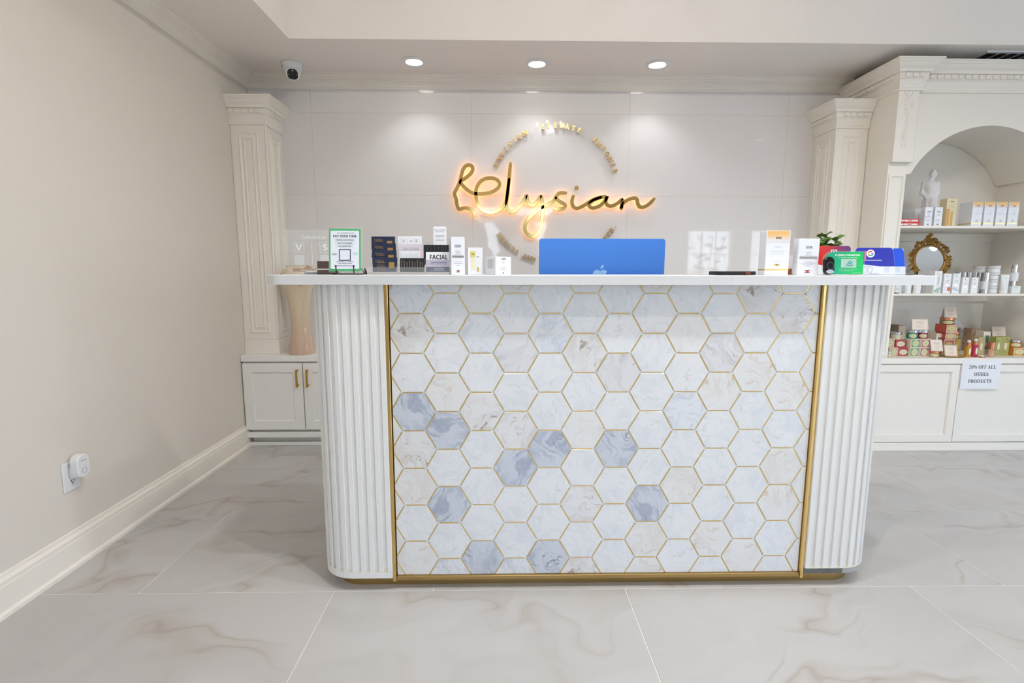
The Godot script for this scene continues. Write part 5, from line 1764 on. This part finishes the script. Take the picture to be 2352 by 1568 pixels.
# Surface nets over a distance field.
func surface(field: Callable, lo: Vector3, hi: Vector3, cell: float) -> ArrayMesh:
	var n := Vector3i(((hi - lo) / cell).ceil()) + Vector3i.ONE
	var v := PackedFloat32Array()
	v.resize(n.x * n.y * n.z)
	for z in n.z:
		for y in n.y:
			for x in n.x:
				v[x + n.x * (y + n.y * z)] = field.call(lo + Vector3(x, y, z) * cell)
	var at := {}
	var corner := [Vector3i(0, 0, 0), Vector3i(1, 0, 0), Vector3i(0, 1, 0), Vector3i(1, 1, 0), Vector3i(0, 0, 1), Vector3i(1, 0, 1), Vector3i(0, 1, 1), Vector3i(1, 1, 1)]
	var edges := [[0, 1], [2, 3], [4, 5], [6, 7], [0, 2], [1, 3], [4, 6], [5, 7], [0, 4], [1, 5], [2, 6], [3, 7]]
	for z in n.z - 1:
		for y in n.y - 1:
			for x in n.x - 1:
				var val := []
				var inside := 0
				for c in corner:
					var f := v[x + c.x + n.x * (y + c.y + n.y * (z + c.z))]
					val.append(f)
					if f < 0.0:
						inside += 1
				if inside == 0 or inside == 8:
					continue
				var sum := Vector3.ZERO
				var count := 0
				for e in edges:
					var a: float = val[e[0]]
					var b: float = val[e[1]]
					if (a < 0.0) != (b < 0.0):
						sum += Vector3(corner[e[0]]).lerp(Vector3(corner[e[1]]), a / (a - b))
						count += 1
				at[Vector3i(x, y, z)] = lo + (Vector3(x, y, z) + sum / count) * cell
	var st := start(true)
	for k in at:
		for ax in 3:
			var u := Vector3i.ZERO
			var w := Vector3i.ZERO
			u[(ax + 1) % 3] = 1
			w[(ax + 2) % 3] = 1
			if not (at.has(k - u) and at.has(k - w) and at.has(k - u - w)):
				continue
			var step := Vector3i.ZERO
			step[ax] = 1
			var a := v[k.x + n.x * (k.y + n.y * k.z)]
			var q: Vector3i = k + step
			var b := v[q.x + n.x * (q.y + n.y * q.z)]
			if (a < 0.0) == (b < 0.0):
				continue
			if a < 0.0:
				quad(st, at[k], at[k - u], at[k - u - w], at[k - w])
			else:
				quad(st, at[k], at[k - w], at[k - u - w], at[k - u])
	st.index()
	return done(st)


# ---------------------------------------------------------------- the middle shelf

func squeeze_tube(label: String, x: float, y: float, z: float, w: float, h: float, turn := -0.2):
	var o := thing("squeeze_tube", label, "tube", Vector3(x, y, z), turn, "skin-care tubes on the middle shelf")
	var st := start(true)
	var rows := []
	for i in 9:
		var t := i / 8.0
		var rx := lerpf(w * 0.42, w * 0.5, t)
		var rz := lerpf(w * 0.36, 0.0015, pow(t, 1.2))
		var ring := []
		for k in 20:
			var a := TAU * k / 20
			ring.append(Vector3(cos(a) * rx, h * 0.2 + (h * 0.8) * t, sin(a) * rz))
		rows.append(ring)
	for i in 8:
		for k in 20:
			quad(st, rows[i][k], rows[i + 1][k], rows[i + 1][(k + 1) % 20], rows[i][(k + 1) % 20])
	put(o, "tube_body", done(st), ink("eef0ee", 0.3))
	put(o, "crimp", box(w * 1.0, h * 0.05, 0.003, 0.0005), ink("eef0ee", 0.3), Vector3(0, h * 0.985, 0))
	put(o, "cap", can(w * 0.4, h * 0.2, 20, 0.001), ink("f4f5f4", 0.3))
	words(o, "print", [["-", w * 0.1, h * 0.6, h * 0.01, "", w * 0.4], ["-", w * 0.1, h * 0.56, h * 0.008, "", w * 0.3]], paints["print_grey"], Vector3(0, 0, w * 0.25), Vector3(-0.22, 0, 0))
	oval_patch(o, "green_mark", ink("7fb56a"), 0, h * 0.8, w * 0.07, w * 0.07, w * 0.115)


func skin_carton(label: String, x0: float, x1: float, y: float, h: float, zf: float, deep: float, group := "") -> Node3D:
	var o := carton(label, x0, x1, y, h, zf, deep, ink("f1f0ef", 0.35), group)
	var w := x1 - x0
	oval_patch(o, "green_mark", ink("7fb56a"), -w * 0.12, h * 0.88, w * 0.07, w * 0.07, deep / 2)
	words(o, "print", [["-", w * 0.12, h * 0.83, h * 0.008, "", w * 0.3], ["-", 0, h * 0.65, h * 0.012, "", w * 0.5], ["-", 0, h * 0.61, h * 0.01, "", w * 0.38], ["-", 0, h * 0.56, h * 0.007, "", w * 0.3]], paints["print_grey"], Vector3(0, 0, deep / 2))
	patch(o, "foil_band", paints["silver"], 0, h * 0.42, w * 0.42, h * 0.05, deep / 2)
	return o


func serum_bottle(label: String, x: float, y: float, z: float, r: float, h: float):
	var o := thing("serum_bottle", label, "bottle", Vector3(x, y, z), 0.0, "silver serum bottles on the middle shelf")
	put(o, "foot", can(r, h * 0.2, 20, 0.001), paints["silver"])
	put(o, "white_sleeve", can(r * 0.985, h * 0.38, 20, 0.0005), paints["plastic_white"], Vector3(0, h * 0.2, 0))
	put(o, "cap", can(r, h * 0.42, 20, 0.001), paints["silver"], Vector3(0, h * 0.58 + 0.0002, 0))


func build_middle_shelf():
	var y := SHELF_MID + 0.0002
	var o := thing("dropper_bottle", "small white bottle with a black foot at the left end of the middle shelf", "bottle", Vector3(2.325, y, -3.045))
	put(o, "black_foot", can(0.0205, 0.005, 20, 0.001), paints["black_gloss"])
	put(o, "white_body", can(0.02, 0.036, 20, 0.001), ink("f1f0ee", 0.3), Vector3(0, 0.005, 0))
	put(o, "cap", can(0.014, 0.02, 20, 0.001), paints["plastic_white"], Vector3(0, 0.0412, 0))
	words(o, "print", [["-", 0, 0.03, 0.0015, "", 0.02], ["-", 0, 0.024, 0.001, "", 0.018], ["-", 0, 0.02, 0.001, "", 0.02]], paints["print_grey"], Vector3(0, 0, 0.0202))
	squeeze_tube("short white squeeze tube behind the black-footed bottle", 2.372, y, -3.075, 0.032, 0.09)
	squeeze_tube("middle white squeeze tube of three at the left of the middle shelf", 2.405, y, -3.05, 0.042, 0.103)
	squeeze_tube("tallest white squeeze tube in front of the gold mirror", 2.452, y, -3.04, 0.047, 0.108)
	o = carton("plain white carton standing at the back left of the middle shelf", 2.47, 2.508, y, 0.185, -3.3, 0.05, ink("f1f0ef", 0.4))
	patch(o, "grey_stripe", paints["print_grey"], 0, 0.14, 0.038, 0.003, 0.025)
	o = carton("white carton printed with a blue molecule left of the gold mirror", 2.505, 2.565, y, 0.172, -3.25, 0.045, ink("eceef0", 0.4))
	for q in [Vector2(-0.012, 0.11), Vector2(0.01, 0.13), Vector2(0.018, 0.1), Vector2(0.0, 0.085), Vector2(-0.018, 0.09)]:
		put(o, "molecule_ring", lathe([Vector2(0.007, 0), Vector2(0.007, 0.0004), Vector2(0.0092, 0.0004), Vector2(0.0092, 0)], 16), ink("35506e"), Vector3(q.x, q.y, 0.0225), Vector3(PI / 2, 0, 0))
	build_mirror(y)
	# cartons in front of the mirror
	for k in 3:
		o = skin_carton("white skin-care carton with a leafy foot, %s in its file before the mirror" % ["front", "middle", "hindmost"][k], 2.543, 2.588, y, 0.131, -3.03 - 0.0425 * k, 0.042, "leafy-foot cartons before the mirror")
		for q in [Vector2(-0.012, 0.014), Vector2(0.0, 0.022), Vector2(0.012, 0.028), Vector2(0.006, 0.01)]:
			oval_patch(o, "leaf_print", ink("9fc3b4"), q.x, q.y, 0.007, 0.009, 0.021)
		put(o, "side_emblem", lathe([Vector2(0.009, 0), Vector2(0.009, 0.0004), Vector2(0.0105, 0.0004), Vector2(0.0105, 0)], 20), ink("6f7f6c"), Vector3(-0.0226, 0.085, 0), Vector3(0, 0, PI / 2))
	o = skin_carton("white skin-care carton with a red flower print", 2.601, 2.645, y, 0.117, -3.03, 0.045)
	oval_patch(o, "red_flower", ink("d85450"), 0.012, 0.026, 0.0095, 0.012, 0.0225)
	oval_patch(o, "flower_heart", ink("e98a4c"), 0.013, 0.026, 0.004, 0.005, 0.0225, 0.0004)
	o = skin_carton("white skin-care carton with a blue helix print", 2.655, 2.699, y, 0.117, -3.03, 0.045)
	for k in 4:
		put(o, "helix_ring", lathe([Vector2(0.0045, 0), Vector2(0.0045, 0.0004), Vector2(0.0062, 0.0004), Vector2(0.0062, 0)], 14), ink("5aa3c8"), Vector3(-0.016 + 0.0105 * k, 0.03 - 0.004 * k, 0.0225), Vector3(PI / 2, 0, 0))
	skin_carton("shorter white skin-care carton, left of a pair before the silver bottles", 2.713, 2.753, y, 0.094, -3.03, 0.045)
	skin_carton("shorter white skin-care carton, right of a pair before the silver bottles", 2.769, 2.809, y, 0.094, -3.03, 0.045)
	# silver bottles
	for k in 5:
		serum_bottle("silver-capped serum bottle, %s from the left in the back row" % ["first", "second", "third", "fourth", "fifth"][k], 2.835 + 0.0335 * k, y, -3.2, 0.0145, 0.123)
	serum_bottle("silver-capped serum bottle half hidden behind the tallest one on the middle shelf", 2.865, y, -3.085, 0.0165, 0.122)
	serum_bottle("silver-capped serum bottle in front beside the stacked white jars", 2.862, y, -3.045, 0.0175, 0.123)
	# stacked white jars
	for k in 4:
		jar("white cream jar, %s in the front stack on the middle shelf" % ["lowest", "second", "third", "topmost"][k], 2.945, y + 0.0405 * k, -3.085, 0.031, 0.04, ink("f2f2f1", 0.3), ink("e4e4e3", 0.3), "stacked white jars")
	for k in 4:
		jar("white cream jar, %s in the stack at the back of the middle shelf" % ["lowest", "second", "third", "topmost"][k], 3.035, y + 0.0405 * k, -3.28, 0.031, 0.04, ink("f2f2f1", 0.3), ink("e4e4e3", 0.3), "stacked white jars")
	squeeze_tube("white squeeze tube right of the stacked white jars", 2.976, y, -3.04, 0.046, 0.11)
	o = carton("small white carton under the silver pump bottle", 3.015, 3.068, y, 0.044, -3.03, 0.055, ink("eceeea", 0.35))
	words(o, "print", [["-", 0, 0.036, 0.002, "", 0.026], ["-", 0, 0.026, 0.0015, "", 0.02]], ink("7fa58a"), Vector3(0, 0, 0.0275))
	o = thing("pump_bottle", "white pump bottle with silver collar and cap on the small carton", "bottle", Vector3(3.043, y + 0.0442, -3.058))
	put(o, "silver_foot", can(0.0155, 0.028, 20, 0.001), paints["silver"])
	put(o, "white_body", can(0.0225, 0.05, 22, 0.001), paints["plastic_white"], Vector3(0, 0.028, 0))
	put(o, "silver_cap", can(0.0155, 0.047, 20, 0.001), paints["silver"], Vector3(0, 0.0782, 0))


func build_mirror(y: float):
	var o := thing("ornate_mirror", "ornate gold mirror framed with flowers and leaves on the middle shelf", "mirror", Vector3(2.645, y, -3.205), -0.25)
	var tilt := -0.2
	var hub := Vector3(0, 0.197, 0)
	var b := Basis(Vector3.RIGHT, tilt)
	var st := start(true)
	var ring := []
	for i in 41:
		var a := TAU * i / 40
		ring.append(Vector3(cos(a) * 0.083, sin(a) * 0.094, 0))
	add_tube(st, ring, 0.0085, 10)
	var f := put(o, "oval_frame", done(st), paints["gold_old"], hub, Vector3(tilt, 0, 0))
	put(f, "mirror_glass", prism(oval(0.079, 0.09, 40), 0.003), paints["mirror"], Vector3(0, 0, 0.001))
	put(f, "backing", prism(oval(0.084, 0.095, 40), 0.004), paints["gold_old"], Vector3(0, 0, -0.0025))
	var petal := start(true)
	for i in 5:
		var a := TAU * i / 5
		add_ball(petal, Vector3(cos(a) * 0.0075, sin(a) * 0.0075, 0), Vector3(0.0065, 0.0065, 0.003), 8, 4)
	add_ball(petal, Vector3(0, 0, 0.002), Vector3(0.004, 0.004, 0.003), 8, 4)
	var flower := done(petal)
	var r := RandomNumberGenerator.new()
	r.seed = 12
	for i in 30:
		var a := TAU * (i + 0.5 * r.randf()) / 30
		var up := maxf(0.0, sin(a))
		var reach := r.randf_range(0.008, 0.024) * (0.7 + 0.8 * up)
		put(f, "flower", flower, paints["gold_old"], Vector3(cos(a) * (0.086 + reach), sin(a) * (0.097 + reach), r.randf_range(0.004, 0.014)), Vector3(r.randf_range(-0.4, 0.4), r.randf_range(-0.4, 0.4), r.randf() * TAU))
	for i in 34:
		var a := TAU * i / 34 + 0.05
		put(f, "leaf", leaf(0.032, 0.014), paints["gold_old"], Vector3(cos(a) * 0.09, sin(a) * 0.1, 0.004), Vector3(PI / 2 - 0.3, 0, 0).rotated(Vector3.RIGHT, 0.0) + Vector3(0, 0, 0))
		var l: Node3D = f.get_child(f.get_child_count() - 1)
		l.basis = Basis(Vector3.BACK, a + r.randf_range(-0.7, 0.7)) * Basis(Vector3.RIGHT, PI / 2 - 0.4)
	# crest
	for q in [Vector3(0, 0.13, 0.006), Vector3(-0.008, 0.145, 0.004), Vector3(0.006, 0.158, 0.004), Vector3(-0.02, 0.126, 0.008), Vector3(0.02, 0.128, 0.008)]:
		put(f, "flower", flower, paints["gold_old"], q)
	# foot and strut
	put(o, "foot", tube(curve([Vector3(-0.055, 0.004, 0.012), Vector3(-0.04, 0.03, 0.006), Vector3(0, 0.095, 0.01), Vector3(0.04, 0.03, 0.006), Vector3(0.055, 0.004, 0.012)], 5), 0.006, 8), paints["gold_old"])
	put(o, "strut", tube([Vector3(0, 0.17, -0.01), Vector3(0, 0.004, -0.09)], 0.004, 8), paints["gold_old"])


# ---------------------------------------------------------------- the lower ledge

# A patterned carton: coloured sides, a paper front with a round or oval label.
func fancy_carton(label: String, x0: float, x1: float, y: float, h: float, zf: float, deep: float, side: String, front: String, mark: String, round_ := true, group := "") -> Node3D:
	var o := carton(label, x0, x1, y, h, zf, deep, ink(side, 0.4), group)
	var w := x1 - x0
	patch(o, "front_print", ink(front, 0.4), 0, h / 2, w * 0.97, h * 0.96, deep / 2)
	if front != side:
		put(o, "front_border", frame(w * 0.98, h * 0.97, [Vector2(0, 0), Vector2(0, 0.0004), Vector2(w * 0.05, 0.0004), Vector2(w * 0.05, 0)]), ink("e8ddc6", 0.5), Vector3(0, h / 2, deep / 2 + 0.0004))
	var rx := minf(w, h) * 0.34 if round_ else w * 0.36
	var ry := minf(w, h) * 0.34 if round_ else h * 0.3
	oval_patch(o, "label_rim", ink("c9b483", 0.4), 0, h / 2, rx * 1.14, ry * 1.14, deep / 2, 0.0004)
	oval_patch(o, "oval_label", ink(mark, 0.5), 0, h / 2, rx, ry, deep / 2, 0.0008)
	words(o, "fine_print", [["-", 0, h * 0.53, h * 0.018, "", rx * 1.2], ["-", 0, h * 0.47, h * 0.014, "", rx * 0.9]], ink("9a8f6c"), Vector3(0, 0, deep / 2 + 0.0013))
	for q in [Vector2(-0.4, 0.36), Vector2(0.4, 0.36), Vector2(-0.4, -0.36), Vector2(0.4, -0.36)]:
		oval_patch(o, "corner_bloom", ink("7d9a66", 0.5), q.x * w * 0.9, h / 2 + q.y * h, w * 0.055, w * 0.055, deep / 2, 0.0004)
	return o


func floral_carton(label: String, x0: float, x1: float, y: float, h: float, zf: float, deep: float, color: String, bloom: String, group := "") -> Node3D:
	var o := carton(label, x0, x1, y, h, zf, deep, ink(color, 0.45), group)
	var w := x1 - x0
	var r := RandomNumberGenerator.new()
	r.seed = int(x0 * 1000.0)
	for i in 10:
		oval_patch(o, "bloom_print", ink([bloom, "8a9a5c", bloom][i % 3], 0.5), r.randf_range(-0.36, 0.36) * w, r.randf_range(0.08, 0.92) * h, w * 0.07, w * 0.06, deep / 2)
		var s := oval_patch(o, "side_bloom", ink([bloom, "8a9a5c", bloom][i % 3], 0.5), 0, 0, w * 0.07, w * 0.06, 0)
		s.position = Vector3(-w / 2 - 0.0004, r.randf_range(0.1, 0.9) * h, r.randf_range(-0.38, 0.38) * deep)
		s.rotation.y = -PI / 2
	oval_patch(o, "oval_label", ink("dfd9b8", 0.5), 0, h * 0.5, w * 0.2, h * 0.2, deep / 2, 0.0005)
	return o


func mist_bottle(label: String, x: float, y: float, z: float, color: String, h: float):
	var o := thing("mist_bottle", label, "bottle", Vector3(x, y, z), 0.0, "mist bottles on the lower ledge")
	put(o, "bottle_body", can(0.0165, h * 0.66, 20, 0.003), ink(color, 0.15))
	put(o, "copper_collar", can(0.0125, h * 0.2, 18, 0.001), paints["copper"], Vector3(0, h * 0.66 + 0.0002, 0))
	put(o, "white_cap", can(0.009, h * 0.14, 16, 0.001), paints["plastic_white"], Vector3(0, h * 0.86 + 0.0004, 0))
	oval_patch(o, "oval_label", ink("eee9d8", 0.5), -0.003, h * 0.33, 0.0065, h * 0.2, 0.0166)


func build_low_shelf():
	var y := SHELF_LOW + 0.0002
	# left group
	var b := floral_carton("brown floral carton at the back left of the lower ledge", 2.53, 2.578, y, 0.168, -3.25, 0.11, "a5917a", "9a6a55")
	patch(b, "cream_front", ink("dccbb0"), 0, 0.084, 0.047, 0.166, 0.055, 0.001)
	b = thing("fern_sprig", "small dark green fern sprig at the left end of the lower ledge", "plant", Vector3(2.42, y, -3.24))
	put(b, "pot", can(0.026, 0.06, 20, 0.003), ink("d9cdb8", 0.6))
	for i in 16:
		var l := put(b, "frond", leaf(0.075, 0.014), paints["leaf_dark"], Vector3(0, 0.058, 0))
		l.basis = Basis(Vector3.UP, i * 2.4) * Basis(Vector3.BACK, 0.9 + 0.25 * (i % 3) - 0.25)
	fancy_carton("cream and pink carton, lower of two stacked at the left of the lower ledge", 2.343, 2.394, y, 0.053, -3.06, 0.05, "e3d3bb", "d9a08e", "c9cd9a", true)
	fancy_carton("cream and pink carton, upper of two stacked at the left of the lower ledge", 2.318, 2.37, y + 0.0535, 0.053, -3.065, 0.05, "e3d3bb", "cf8a7f", "c9cd9a", true)
	fancy_carton("crimson carton with oval label, lower of two on the lower ledge", 2.403, 2.467, y, 0.049, -3.07, 0.06, "b8323c", "b8323c", "e0d8c0", false)
	fancy_carton("crimson carton with oval label, upper of two on the lower ledge", 2.39, 2.454, y + 0.0495, 0.048, -3.08, 0.06, "b8323c", "b8323c", "e0d8c0", false)
	jar("pale jar with silver lid on top of the crimson cartons", 2.41, y + 0.0978, -3.11, 0.029, 0.047, ink("d8d0b6", 0.2), paints["silver"], "", ink("cfcaa4"))
	jar("small pale jar with silver lid at the very left front of the lower ledge", 2.314, y, -3.03, 0.0165, 0.04, ink("dcc9b4", 0.2), paints["silver"], "", ink("d8d3b4"))
	fancy_carton("green-fronted cream carton, lower of two on the lower ledge", 2.463, 2.52, y, 0.053, -3.055, 0.06, "e8dcc4", "5fa071", "cfd3a4", true)
	fancy_carton("green-fronted cream carton, upper of two on the lower ledge", 2.465, 2.522, y + 0.0535, 0.053, -3.055, 0.06, "e8dcc4", "5fa071", "cfd3a4", true)
	fancy_carton("pink-fronted cream carton, lower of two on the lower ledge", 2.524, 2.581, y, 0.053, -3.055, 0.06, "e8dcc4", "cf5c80", "cfd3a4", true)
	fancy_carton("pink-fronted cream carton, upper of two on the lower ledge", 2.526, 2.583, y + 0.0535, 0.053, -3.055, 0.06, "e8dcc4", "cf5c80", "cfd3a4", true)
	jar("teal jar with silver lid on the green-fronted cartons", 2.494, y + 0.1068, -3.09, 0.03, 0.053, ink("2f8f6f", 0.15), paints["silver"], "", ink("cfcf9c"))
	jar("magenta jar with silver lid on the pink-fronted cartons", 2.557, y + 0.1068, -3.09, 0.03, 0.053, ink("a82a5c", 0.15), paints["silver"], "", ink("cfcf9c"))
	tent("cream tent card on top of the teal and magenta jars", 2.53, y + 0.1602, -3.09, 0.084, 0.066)
	jar("copper-lidded jar under a tent card beside the pink cartons", 2.608, y, -3.05, 0.028, 0.036, ink("b79a72", 0.2), paints["copper"], "", ink("cfcf9c"))
	tent("cream tent card on the low copper-lidded jar", 2.611, y + 0.0364, -3.05, 0.066, 0.07, -0.15)
	# middle group
	floral_carton("pale floral carton with a cream lid behind the low tent card", 2.66, 2.715, y, 0.118, -3.2, 0.07, "cdbba0", "8e7d5e")
	b = carton("cream carton with a dark floral panel beside the coral cartons", 2.697, 2.747, y, 0.128, -3.15, 0.05, ink("e6dac4", 0.45))
	patch(b, "floral_panel", ink("6f8468"), 0, 0.06, 0.026, 0.09, 0.025)
	oval_patch(b, "bloom_print", ink("c77a6e"), 0.002, 0.085, 0.007, 0.008, 0.025, 0.0004)
	oval_patch(b, "bloom_print", ink("d8cfa2"), -0.002, 0.05, 0.008, 0.014, 0.025, 0.0004)
	fancy_carton("dark coral carton, lowest of the coral stack", 2.729, 2.8, y, 0.093, -3.13, 0.075, "b34a4a", "d0705a", "c9c48a", false)
	fancy_carton("coral carton in the middle of the coral stack", 2.731, 2.797, y + 0.0934, 0.046, -3.125, 0.075, "c85a52", "e07a66", "c9c48a", false)
	fancy_carton("coral carton at the top of the coral stack", 2.724, 2.792, y + 0.1398, 0.046, -3.115, 0.085, "d0604f", "e58068", "c9c48a", false)
	jar("wide copper-lidded jar on top of the coral stack", 2.757, y + 0.1862, -3.155, 0.038, 0.042, ink("9a7f5a", 0.2), paints["copper"], "", ink("c9c48a"))
	tent("cream tent card topping the coral stack", 2.767, y + 0.2286, -3.155, 0.066, 0.068)
	build_sculpture(Vector3(2.985, y, -3.362))
	b = floral_carton("yellow floral carton right of the coral stack", 2.825, 2.873, y, 0.088, -3.17, 0.05, "d8b65e", "b5624a")
	jar("small copper-lidded jar on the yellow floral carton", 2.853, y + 0.0884, -3.195, 0.0225, 0.045, ink("b08a66", 0.2), paints["copper"], "", ink("cfcf9c"))
	b = thing("serving_tray", "round gold tray at the front of the lower ledge", "tray", Vector3(2.72, y, -3.075))
	put(b, "dish", lathe([Vector2(0, 0), Vector2(0.06, 0), Vector2(0.078, 0.006), Vector2(0.08, 0.0068), Vector2(0.076, 0.0068), Vector2(0.06, 0.0014), Vector2(0, 0.0014)], 40), paints["gold_satin"])
	tent("cream tent card standing on the round gold tray", 2.725, y + 0.0018, -3.075, 0.068, 0.066, -0.2)
	mist_bottle("yellow mist bottle with copper collar and white cap", 2.815, y, -3.05, "c9992e", 0.101)
	mist_bottle("pink mist bottle with copper collar and white cap", 2.856, y, -3.05, "c23a5a", 0.109)
	floral_carton("slim olive and rose carton right of the pink mist bottle", 2.882, 2.925, y, 0.116, -3.06, 0.045, "b9a870", "c06a5a")
	b = thing("compact_pot", "tiny copper and white balm pot at the ledge's front", "pot", Vector3(2.868, y, -3.012))
	put(b, "pot_body", can(0.015, 0.007, 20, 0.001), paints["copper"])
	put(b, "white_label", can(0.0115, 0.006, 20, 0.001), paints["plastic_white"], Vector3(0, 0.0072, 0))
	# right group
	floral_carton("brown rose-patterned carton behind the slim olive carton", 2.99, 3.045, y, 0.15, -3.23, 0.06, "b89a7c", "9c4c44")
	b = carton("tall cream carton with a teal floral panel", 2.985, 3.03, y, 0.14, -3.14, 0.055, ink("e6dac4", 0.45))
	patch(b, "floral_panel", ink("5f8f86"), 0, 0.075, 0.022, 0.085, 0.0275)
	oval_patch(b, "bloom_print", ink("c98a9a"), 0, 0.06, 0.008, 0.014, 0.0275, 0.0004)
	b = thing("roller_bottle", "copper-capped roller bottle with pink print on the lower ledge", "bottle", Vector3(2.953, y, -3.045))
	put(b, "glass_body", can(0.0155, 0.046, 20, 0.002), ink("d8a98e", 0.1))
	put(b, "green_mark", box(0.008, 0.007, 0.0006, 0.0), ink("7aa03c"), Vector3(-0.002, 0.041, 0.0157))
	put(b, "copper_cap", can(0.0165, 0.042, 20, 0.001), paints["copper"], Vector3(0, 0.0462, 0))
	floral_carton("olive floral carton, left of a pair near the orange carton", 3.005, 3.045, y, 0.115, -3.075, 0.045, "a9a85c", "6f7a3c")
	floral_carton("dark olive floral carton, right of a pair near the orange carton", 3.054, 3.102, y, 0.115, -3.085, 0.055, "a8a052", "5a5a30")
	fancy_carton("orange carton with oval label at the right end of the lower ledge", 3.118, 3.192, y, 0.051, -3.07, 0.075, "d8923a", "e0a04a", "e8dcae", false)
	jar("amber jar with silver lid on the orange carton", 3.155, y + 0.0514, -3.108, 0.035, 0.044, ink("c98a3c", 0.2), paints["silver"], "", ink("e8dcae"))
	b = carton("copper-coloured carton behind the amber jar", 3.13, 3.19, y, 0.095, -3.2, 0.06, ink("c07a52", 0.35))
	patch(b, "front_print", ink("cf8f66"), 0, 0.0475, 0.056, 0.09, 0.03)
	tent("cream tent card on the copper-coloured carton", 3.162, y + 0.0956, -3.232, 0.072, 0.07)
	# sale notice taped to the ledge
	b = thing("sale_notice", "white paper notice 20% OFF ALL OHRIA PRODUCTS taped below the ledge", "notice", Vector3(2.855, 0.4715, -2.9905))
	put(b, "sheet", box(0.236, 0.172, 0.0006, 0.0), paints["paper"], Vector3(0, 0, 0), Vector3(0.0, 0, 0.0))
	words(b, "printed_words", [["20% OFF ALL", 0.006, 0.047, 0.0205, "serif-bold", 0.86], ["OHRIA", 0.004, 0.004, 0.0205, "serif-bold", 0.9], ["PRODUCTS", 0.0, -0.039, 0.0205, "serif-bold", 0.9]], ink("3a3a3e"), Vector3(0, 0, 0.0004))


# Crumpled plaster drapery, a plain stand-in shape.
func build_sculpture(at: Vector3):
	var o := thing("plaster_sculpture", "white plaster sculpture of swirling drapery behind the lower boxes", "sculpture", at)
	var wave := noise(27, 1.0, 2)
	var bones := [[Vector3(-0.02, 0.0, 0), Vector3(-0.015, 0.1, 0), 0.034, 0.03], [Vector3(-0.015, 0.1, 0), Vector3(0.0, 0.17, 0), 0.03, 0.022], [Vector3(0.0, 0.17, 0), Vector3(-0.022, 0.198, 0.004), 0.022, 0.013], [Vector3(0.0, 0.165, 0), Vector3(0.05, 0.14, -0.005), 0.022, 0.016], [Vector3(0.05, 0.14, -0.005), Vector3(0.085, 0.115, -0.008), 0.016, 0.008]]
	var field := func(p: Vector3) -> float:
		var d := 1.0
		for b in bones:
			var ab: Vector3 = b[1] - b[0]
			var t := clampf((p - b[0]).dot(ab) / ab.length_squared(), 0.0, 1.0)
			var e: float = p.distance_to(b[0] + ab * t) - lerpf(b[2], b[3], t)
			var h := clampf(0.5 + 0.5 * (d - e) / 0.012, 0.0, 1.0)
			d = lerpf(d, e, h) - 0.012 * h * (1.0 - h)
		return maxf(d + 0.004 * sin(60.0 * (p.x + p.y * 0.8) + 5.0 * wave.get_noise_2d(p.x * 20.0, p.y * 20.0)), 0.002 - p.y)
	put(o, "drapery", surface(field, Vector3(-0.07, 0, -0.045), Vector3(0.1, 0.22, 0.045), 0.0055), paints["plaster"])
